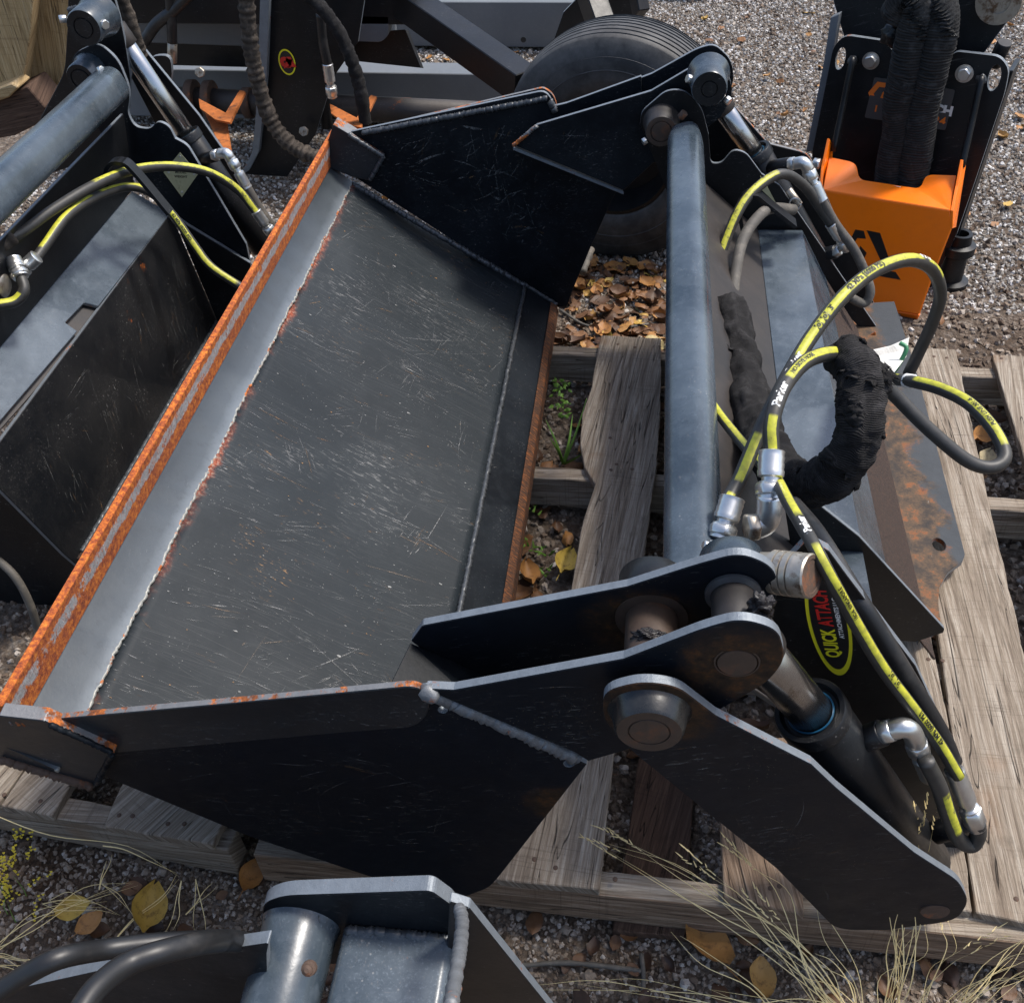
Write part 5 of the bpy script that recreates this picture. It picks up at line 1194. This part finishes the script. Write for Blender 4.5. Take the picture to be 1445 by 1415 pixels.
plate('bracket_cheek', [fr(1160, 275, 0), fr(1163, 235, .06), fr(1171, 196, BD), fr(1176, 205, BD + .03), fr(1170, 300, BD + .03), fr(1150, 330, 0)], bd * -.008, ['orange', 'orange'], OM, .001)
plate('bracket_cheek', [fr(1341, 297, 0), fr(1348, 262, .06), fr(1355, 225, BD), fr(1359, 233, BD + .03), fr(1345, 320, BD + .03), fr(1340, 322, 0)], bd * .008, ['orange', 'orange'], OM, .001)
lb_ = [fr(1240, 259, .055), fr(1271, 264, .055)]
plate('barcode_label', [fr(1240, 260, .06), fr(1271, 264, .06), fr(1271, 271, .045), fr(1243, 267, .045)], Vector((0, 0, .001)), ['white', 'white'], OM, 0)
for i in range(7):
    plate('barcode_stripe', [fr(1257 + i * 1.6, 264.5 + i * .2, .055), fr(1258 + i * 1.6, 264.7 + i * .2, .055), fr(1258 + i * 1.6, 269 + i * .2, .047), fr(1257 + i * 1.6, 268.8 + i * .2, .047)], Vector((0, 0, .0018)), ['printblack', 'printblack'], OM, 0)
bp = rnd([fr(*q, .20) for q in [(1176, 66), (1192, 50), (1246, 58), (1262, 74), (1335, 84), (1350, 73), (1411, 80), (1424, 98), (1418, 130), (1376, 255), (1350, 330), (1312, 410), (1250, 420), (1150, 330), (1146, 215)]], {0: .02, 1: .02, 2: .01, 3: .01, 4: .01, 5: .01, 6: .02, 7: .02, 8: .02}, 4)
def oval(x, y, w_, h_, sl_, back, n=18): return [fr(x + w_ * math.cos(a) - sl_ * math.sin(a), y + h_ * math.sin(a), back) for a in np.linspace(0, 6.283, n + 1)[:-1]]
plate('back_plate', bp, bkp * .016, ['satin', 'edge'], OM, .003, holes=[oval(1186, 83, 7, 16, 3, .20), oval(1403, 110, 9, 19, 4, .20)])
plate('carrier_plate', rnd([fr(*q, .30) for q in [(1165, -40), (1178, 10), (1192, 56), (1385, 80), (1430, 20), (1440, -40)]], .01, 3), bkp * .02, ['satin', 'edge'], OM, .003)
plate('side_web', [fr(*q, .24) for q in [(1184, 20), (1178, 60), (1152, 212), (1137, 216), (1139, 205), (1162, 90), (1172, 25)]], bkp * .03, ['beam', 'beam'], OM, .002)
plate('side_web', [fr(*q, .24) for q in [(1422, 100), (1430, 100), (1350, 340), (1338, 400), (1312, 420), (1345, 330)]], bkp * .10, ['satin', 'satin'], OM, .002)
for x, y in ((1229, 86), (1361, 104)):
    c_ = fr(x, y, .195); lathe('washer', c_, nn0, [(0, .024), (.003, .024), (.003, 0)], 'zinc', OM, 24); hexnut('bolt_head', c_ + nn0 * .003, nn0, .018, .014, 'zinc', OM)
for a, b_ in (((1203, 86), (1176, 214)), ((1385, 113), (1357, 236))):
    hose('guide_rod', [fr(*a, .19), fr(a[0] - 1, a[1] + 3, .16), fr((a[0] + b_[0]) / 2, (a[1] + b_[1]) / 2, .14), fr(*b_, .11)], .009, 'satin', OM, 6); lump('rod_weld', fr(*a, .185), .014, 'weldb', OM, 2, .3)
# printed label, partly hidden by the sleeves
LB = .196
plate('product_label', rnd([fr(*q, LB) for q in [(1234, 109), (1348, 127), (1334, 184), (1220, 166)]], .006, 3), nn0 * .0012, ['label', 'label'], OM, 0)
lax = (fr(1348, 127, LB) - fr(1234, 109, LB)).normalized(); lay = nn0.cross(lax).normalized(); lay = lay if lay.z > 0 else -lay
def lab(s_, x, y, size, mt, bold=.0006): obj('lettering', decal_xy(text_mesh(s_, size, bold), fr(x, y, LB), lax, lay, nn0, .0018), mt, OM)
lab('CH', 1331, 156, .036, 'white', .002); lab('24', 1326, 171, .034, 'orangeprint'); lab('1', 1236, 155, .034, 'orangeprint')
hx = fr(1245, 134, LB); V = []
for a in range(6):
    th = math.radians(a * 60 + 0)
    for q in (.040, .024): V.append(hx + lax * (q * math.cos(th)) + lay * (q * math.sin(th)) + nn0 * .0018)
obj('logo', mesh('logo', V, [(2 * k, 2 * k + 2, 2 * k + 3, 2 * k + 1) for k in range(5)]), 'orangeprint', OM)
plate('logo', [hx + lax * x + lay * y + nn0 * .0018 for x, y in ((.0, .008), (.014, .018), (.014, -.012), (-.004, -.012))], nn0 * .0003, ['orangeprint'] * 2, OM, 0)
# big black mark on the orange face
for pts in ([(1223, 325), (1242, 329), (1258, 375), (1245, 372)], [(1182, 368), (1264, 384), (1271, 395), (1186, 380)], [(1199, 341), (1207, 324), (1219, 326), (1222, 337), (1210, 336), (1204, 345), (1204, 356), (1196, 354)], [(1214, 347), (1223, 357), (1219, 366), (1209, 363)]):
    plate('front_mark', [fr(*q) for q in pts], nfr * .0008, ['decalblack', 'decalblack'], OM, 0)
# ribbed sleeves hanging down the front
for L_ in ([(1268, 20, .10), (1282, -2, .08), (1296, 10, .07), (1291, 50, .08), (1280, 100, .09), (1269, 140, .10), (1268, 190, .12), (1260, 240, .13), (1256, 278, .14)],
           [(1306, -10, .10), (1326, 14, .09), (1327, 50, .09), (1313, 100, .10), (1299, 150, .11), (1296, 200, .12), (1288, 245, .13), (1284, 280, .14)]):
    so_, cs_ = hose('hose_sleeve', [fr(x, y, k) for x, y, k in L_], .046, 'sleeveribbed', OM, per=40, sides=26)
    for v in so_.data.vertices:
        p = v.co; v.co = p + v.normal * (  .0007 * math.sin(p.z * 620) + .005 * math.sin(p.z * 21 + p.x * 30))
lump('strap_buckle', fr(1264, 50, .12), .035, 'satin', OM, 3, .35, (1, .7, .9)); lump('hose_cap', fr(1284, 14, .10), .028, 'nickel', OM, 3, .3, (.7, 1, 1.2))
lathe('pin_end', fr(1410, 2, .28), nn0, [(0, .06), (.01, .058), (.01, .03), (.004, .028), (.004, 0)], 'nickel', OM, 30)
hexnut('side_bolt', fr(1157, 232, .06), -bd, .016, .02, 'zinc', OM)
jb = Zp(1338, 400, -1.72); lathe('jack_foot', jb + Vector((0, 0, .0)), (0, 0, 1), [(0, .0), (0, .055), (.015, .055), (.02, .036), (.10, .036), (.11, .05), (.135, .05), (.14, .035), (.17, .033), (.17, .022), (.15, .02), (.15, 0)], 'satin', OM, 28)
cyl('hanging_strap', fr(1418, 60, .3), fr(1402, 92, .32), .02, 'satin', OM)

# ================================================================ plants and straw
def blades(name, items, mat, parent=None):
    """items: (points, width) thin tapering ribbons, folded along the middle"""
    V = []; F = []
    for P, wd_ in items:
        C = catmull(P, 5); n = len(C)
        for i, p in enumerate(C):
            t = (C[min(i + 1, n - 1)] - C[max(i - 1, 0)]).normalized(); s_ = t.cross(Vector((.2, -.9, .5))).normalized(); k = wd_ * (1 - (i / (n - 1)) ** 2 * .85)
            b = len(V); V += [p - s_ * k, p + Vector((0, -.2, .5)).normalized() * k * .5, p + s_ * k]
            if i: F += [(b - 3, b - 2, b + 1, b), (b - 2, b - 1, b + 2, b + 1)]
    return obj(name, mesh(name, V, F), mat, parent, smooth=True)
def straw(base, tip, h, sag, wd_=.0012, j=.022):
    b, t = Vector(base), Vector(tip); j = min(j, (t - b).length * .09); m1_ = b.lerp(t, .33) + Vector((random.uniform(-j, j), random.uniform(-j, j), h)); m2_ = b.lerp(t, .7) + Vector((random.uniform(-j, j), random.uniform(-j, j), h * .9 - sag))
    return ([b, m1_, m2_, t], wd_)
def seed_head(p, d, n=9, s=.02):
    out = []; d = Vector(d).normalized()
    for i in range(n):
        q = Vector(p) + d * s * .5 * i; e = q + d * s * random.uniform(.4, .9) + Vector((random.uniform(-1, 1), random.uniform(-1, 1), random.uniform(-1, 1))) * s * .25; out.append(([q, q.lerp(e, .5), e], .0011))
    return out
G = lambda x, y, z: Zp(x, y, z)
gr_names = [('dry_grass', 'dry straw clump sprawling over the pallet edge at the lower right', (1130, 1420), [
    ((1200, 1440, -1.70), (862, 1202, -1.56), .10), ((1210, 1440, -1.70), (870, 1210, -1.55), .12), ((1215, 1450, -1.70), (905, 1200, -1.55), .11), ((1190, 1440, -1.7), (1090, 1300, -1.5), .05), ((1180, 1430, -1.7), (1060, 1220, -1.48), .06),
    ((1160, 1430, -1.70), (1010, 1235, -1.5), .06), ((1220, 1440, -1.70), (1148, 1262, -1.48), .05), ((1100, 1440, -1.70), (960, 1320, -1.62), .03), ((1190, 1420, -1.7), (1000, 1395, -1.66), .03),
    ((1210, 1430, -1.70), (1150, 1345, -1.6), .04), ((1230, 1440, -1.7), (1090, 1335, -1.62), .03), ((1180, 1430, -1.7), (800, 1385, -1.69), .02), ((1160, 1440, -1.7), (760, 1389, -1.70), .01)]),
    ('dry_grass', 'upright dry straw stalks with seed heads in front of the link plate tip', (1280, 1420), [
    ((1255, 1430, -1.70), (1303, 1165, -1.30), .05), ((1260, 1430, -1.70), (1296, 1190, -1.32), .05), ((1265, 1430, -1.70), (1282, 1245, -1.4), .04), ((1270, 1430, -1.70), (1290, 1240, -1.4), .04), ((1250, 1430, -1.7), (1265, 1196, -1.35), .06),
    ((1245, 1430, -1.70), (1262, 1310, -1.5), .02), ((1240, 1430, -1.70), (1305, 1305, -1.5), .02), ((1290, 1430, -1.70), (1370, 1345, -1.5), .06), ((1300, 1425, -1.7), (1338, 1300, -1.5), .05)]),
    ('dry_grass', 'fan of dry straw at the lower right corner', (1400, 1420), [
    ((1330, 1430, -1.70), (1470, 1300, -1.5), .05), ((1340, 1430, -1.70), (1475, 1325, -1.52), .04), ((1350, 1430, -1.7), (1480, 1280, -1.5), .05), ((1330, 1430, -1.70), (1450, 1380, -1.6), .03), ((1320, 1430, -1.70), (1430, 1350, -1.6), .04),
    ((1340, 1430, -1.70), (1480, 1345, -1.55), .03), ((1360, 1430, -1.7), (1480, 1365, -1.58), .03)]),
    ('dry_grass', 'curved dry straw stems on the gravel left of the yellow leaf', (40, 1330), [
    ((-20, 1345, -1.70), (180, 1243, -1.64), .05), ((-15, 1350, -1.70), (188, 1246, -1.66), .04), ((60, 1275, -1.68), (165, 1290, -1.67), .03), ((70, 1270, -1.68), (150, 1280, -1.66), .03), ((145, 1248, -1.66), (192, 1298, -1.70), .0),
    ((-20, 1355, -1.70), (60, 1352, -1.69), .01), ((-20, 1350, -1.7), (55, 1362, -1.7), .01), ((-20, 1365, -1.7), (45, 1372, -1.7), .01), ((160, 1328, -1.7), (252, 1240, -1.66), .0), ((140, 1255, -1.69), (158, 1205, -1.66), .0),
    ((276, 1240, -1.66), (290, 1312, -1.70), .0), ((256, 1242, -1.66), (244, 1312, -1.70), .0), ((262, 1290, -1.7), (300, 1245, -1.7), .0)]),
    ('dry_straw_stem', 'single long pale straw lying across the left pallet runner', (130, 1190), [
    ((-20, 1145, -1.60), (252, 1236, -1.68), .02), ((145, 1193, -1.62), (250, 1232, -1.68), .03)])]
for nm, lbl, c_, ss in gr_names:
    it = []
    for b_, t_, h_ in ss:
        for r_ in range(2 if nm == 'dry_grass' else 1):
            jx = random.uniform(-16, 16) * r_; jy = random.uniform(-12, 12) * r_
            s_ = straw(G(*b_), G(t_[0] + jx, t_[1] + jy, t_[2]), h_ * .5, 0, random.uniform(.0005, .0012)); it.append(s_)
            if b_[1] > 1410 and t_[2] > -1.56: it += seed_head(s_[0][-1], s_[0][-1] - s_[0][-2], 8, .018)
    o = blades(nm, it, 'straw'); tag(o, lbl, 'dry grass')
it = []
for i in range(26):
    b_ = G(random.uniform(-20, 50), random.uniform(1180, 1300), -1.69); t_ = b_ + Vector((random.uniform(-.02, .05), random.uniform(-.01, .03), random.uniform(.02, .07)))
    for j in range(9):
        q = b_.lerp(t_, j / 9) + Vector((random.uniform(-.006, .006), 0, random.uniform(-.004, .004))); it.append(([q, q + Vector((.003, 0, .002)), q + Vector((.005, .001, .004))], .0022))
st_ = []
for i in range(9):
    b_ = G(random.uniform(-20, 45), random.uniform(1200, 1310), -1.70); st_.append(([b_, b_ + Vector((.005, 0, .03)), b_ + Vector((random.uniform(-.02, .04), 0, .075))], .0010))
o_st = None
o = blades('weed', it, 'goldweed'); tag(o, 'yellow flowering weed at the left edge below the pallet', 'weed'); blades('stems', st_, 'greenleaf', o); o['kind'] = 'stuff'
# green plants between the stringers
gp_ = []
for (bx, by), tips in (((795, 655), [(828, 562), (808, 585), (770, 592), (776, 618), (822, 640)]),):
    for tx, ty in tips: gp_.append(([Zp(bx, by, -1.70), Zp((bx + tx) / 2 + 2, (by + ty) / 2, -1.64), Zp(tx, ty, -1.60)], .0036))
tag(blades('grass_tuft', gp_, 'greenleaf'), 'green grass tuft growing between the pallet stringers', 'grass')
it = []
for bx, by, n in ((792, 545, 16), (790, 565, 14), (800, 580, 12)):
    for i in range(n):
        q = Zp(bx + random.uniform(-12, 12), by + random.uniform(-10, 10), -1.66 + random.uniform(-.02, .02)); d = Vector((random.uniform(-1, 1), random.uniform(-1, 1), random.uniform(0, .6))).normalized() * random.uniform(.010, .018)
        it.append(([q, q + d * .5 + Vector((0, 0, .002)), q + d], .0042))
tag(blades('seedling', it, 'greenleaf'), 'bright green seedling cluster above the grass tuft', 'seedling')
it = []
for bx, by, n in ((752, 720, 5), (746, 770, 8), (772, 780, 8), (768, 810, 6), (905, 345, 14)):
    for i in range(n):
        q = Zp(bx + random.uniform(-9, 9), by + random.uniform(-8, 8), -1.68); d = Vector((random.uniform(-1, 1), random.uniform(-1, 1), random.uniform(.2, 1))).normalized() * random.uniform(.010, .02)
        it.append(([q, q + d * .5, q + d], .0028))
tag(blades('seedling', it, 'greenleaf'), 'scattered small green sprouts on dark litter by the bucket heel', 'seedling')
# twigs
tw = [[(790, 437), (830, 460), (880, 462), (930, 455)], [(735, 1362), (800, 1358), (880, 1366), (905, 1370)], [(905, 1345), (908, 1380), (906, 1420)], [(900, 360), (918, 385)]]
for i, L_ in enumerate(tw):
    o, _ = hose('twig', [Zp(x, y, -1.705) for x, y in L_], .0042, 'hosedull', None, wob=.3)
    tag(o, ['grey twig on leaves between bucket and wheel', 'long brown twig on gravel right of the foreground bucket', 'short twig pointing down at the lower edge', 'short twig near the tube on the leaf litter'][i], 'twig')
o, _ = hose('bark_roll', [Yp(822, 385, 2.75), Yp(834, 352, 2.85)], .012, 'hosedull', None, wob=.3); tag(o, 'pale rolled bark piece against the far side plate', 'bark')

pA, pB, pC, pD = [Pp(*q, pd) + nd_ * .0008 for q in [(245, 315), (300, 450), (120, 780), (20, 660)]]
lu, lv, fn = on_quad(pA, pB, pC, pD); o = obj('scratches', scratch_mesh(fn, 260, lu, lv, .3, 77, nd_ * .0006, .0003, .0008, .15, .25, .6), 'scratch', B2); o['kind'] = 'stuff'
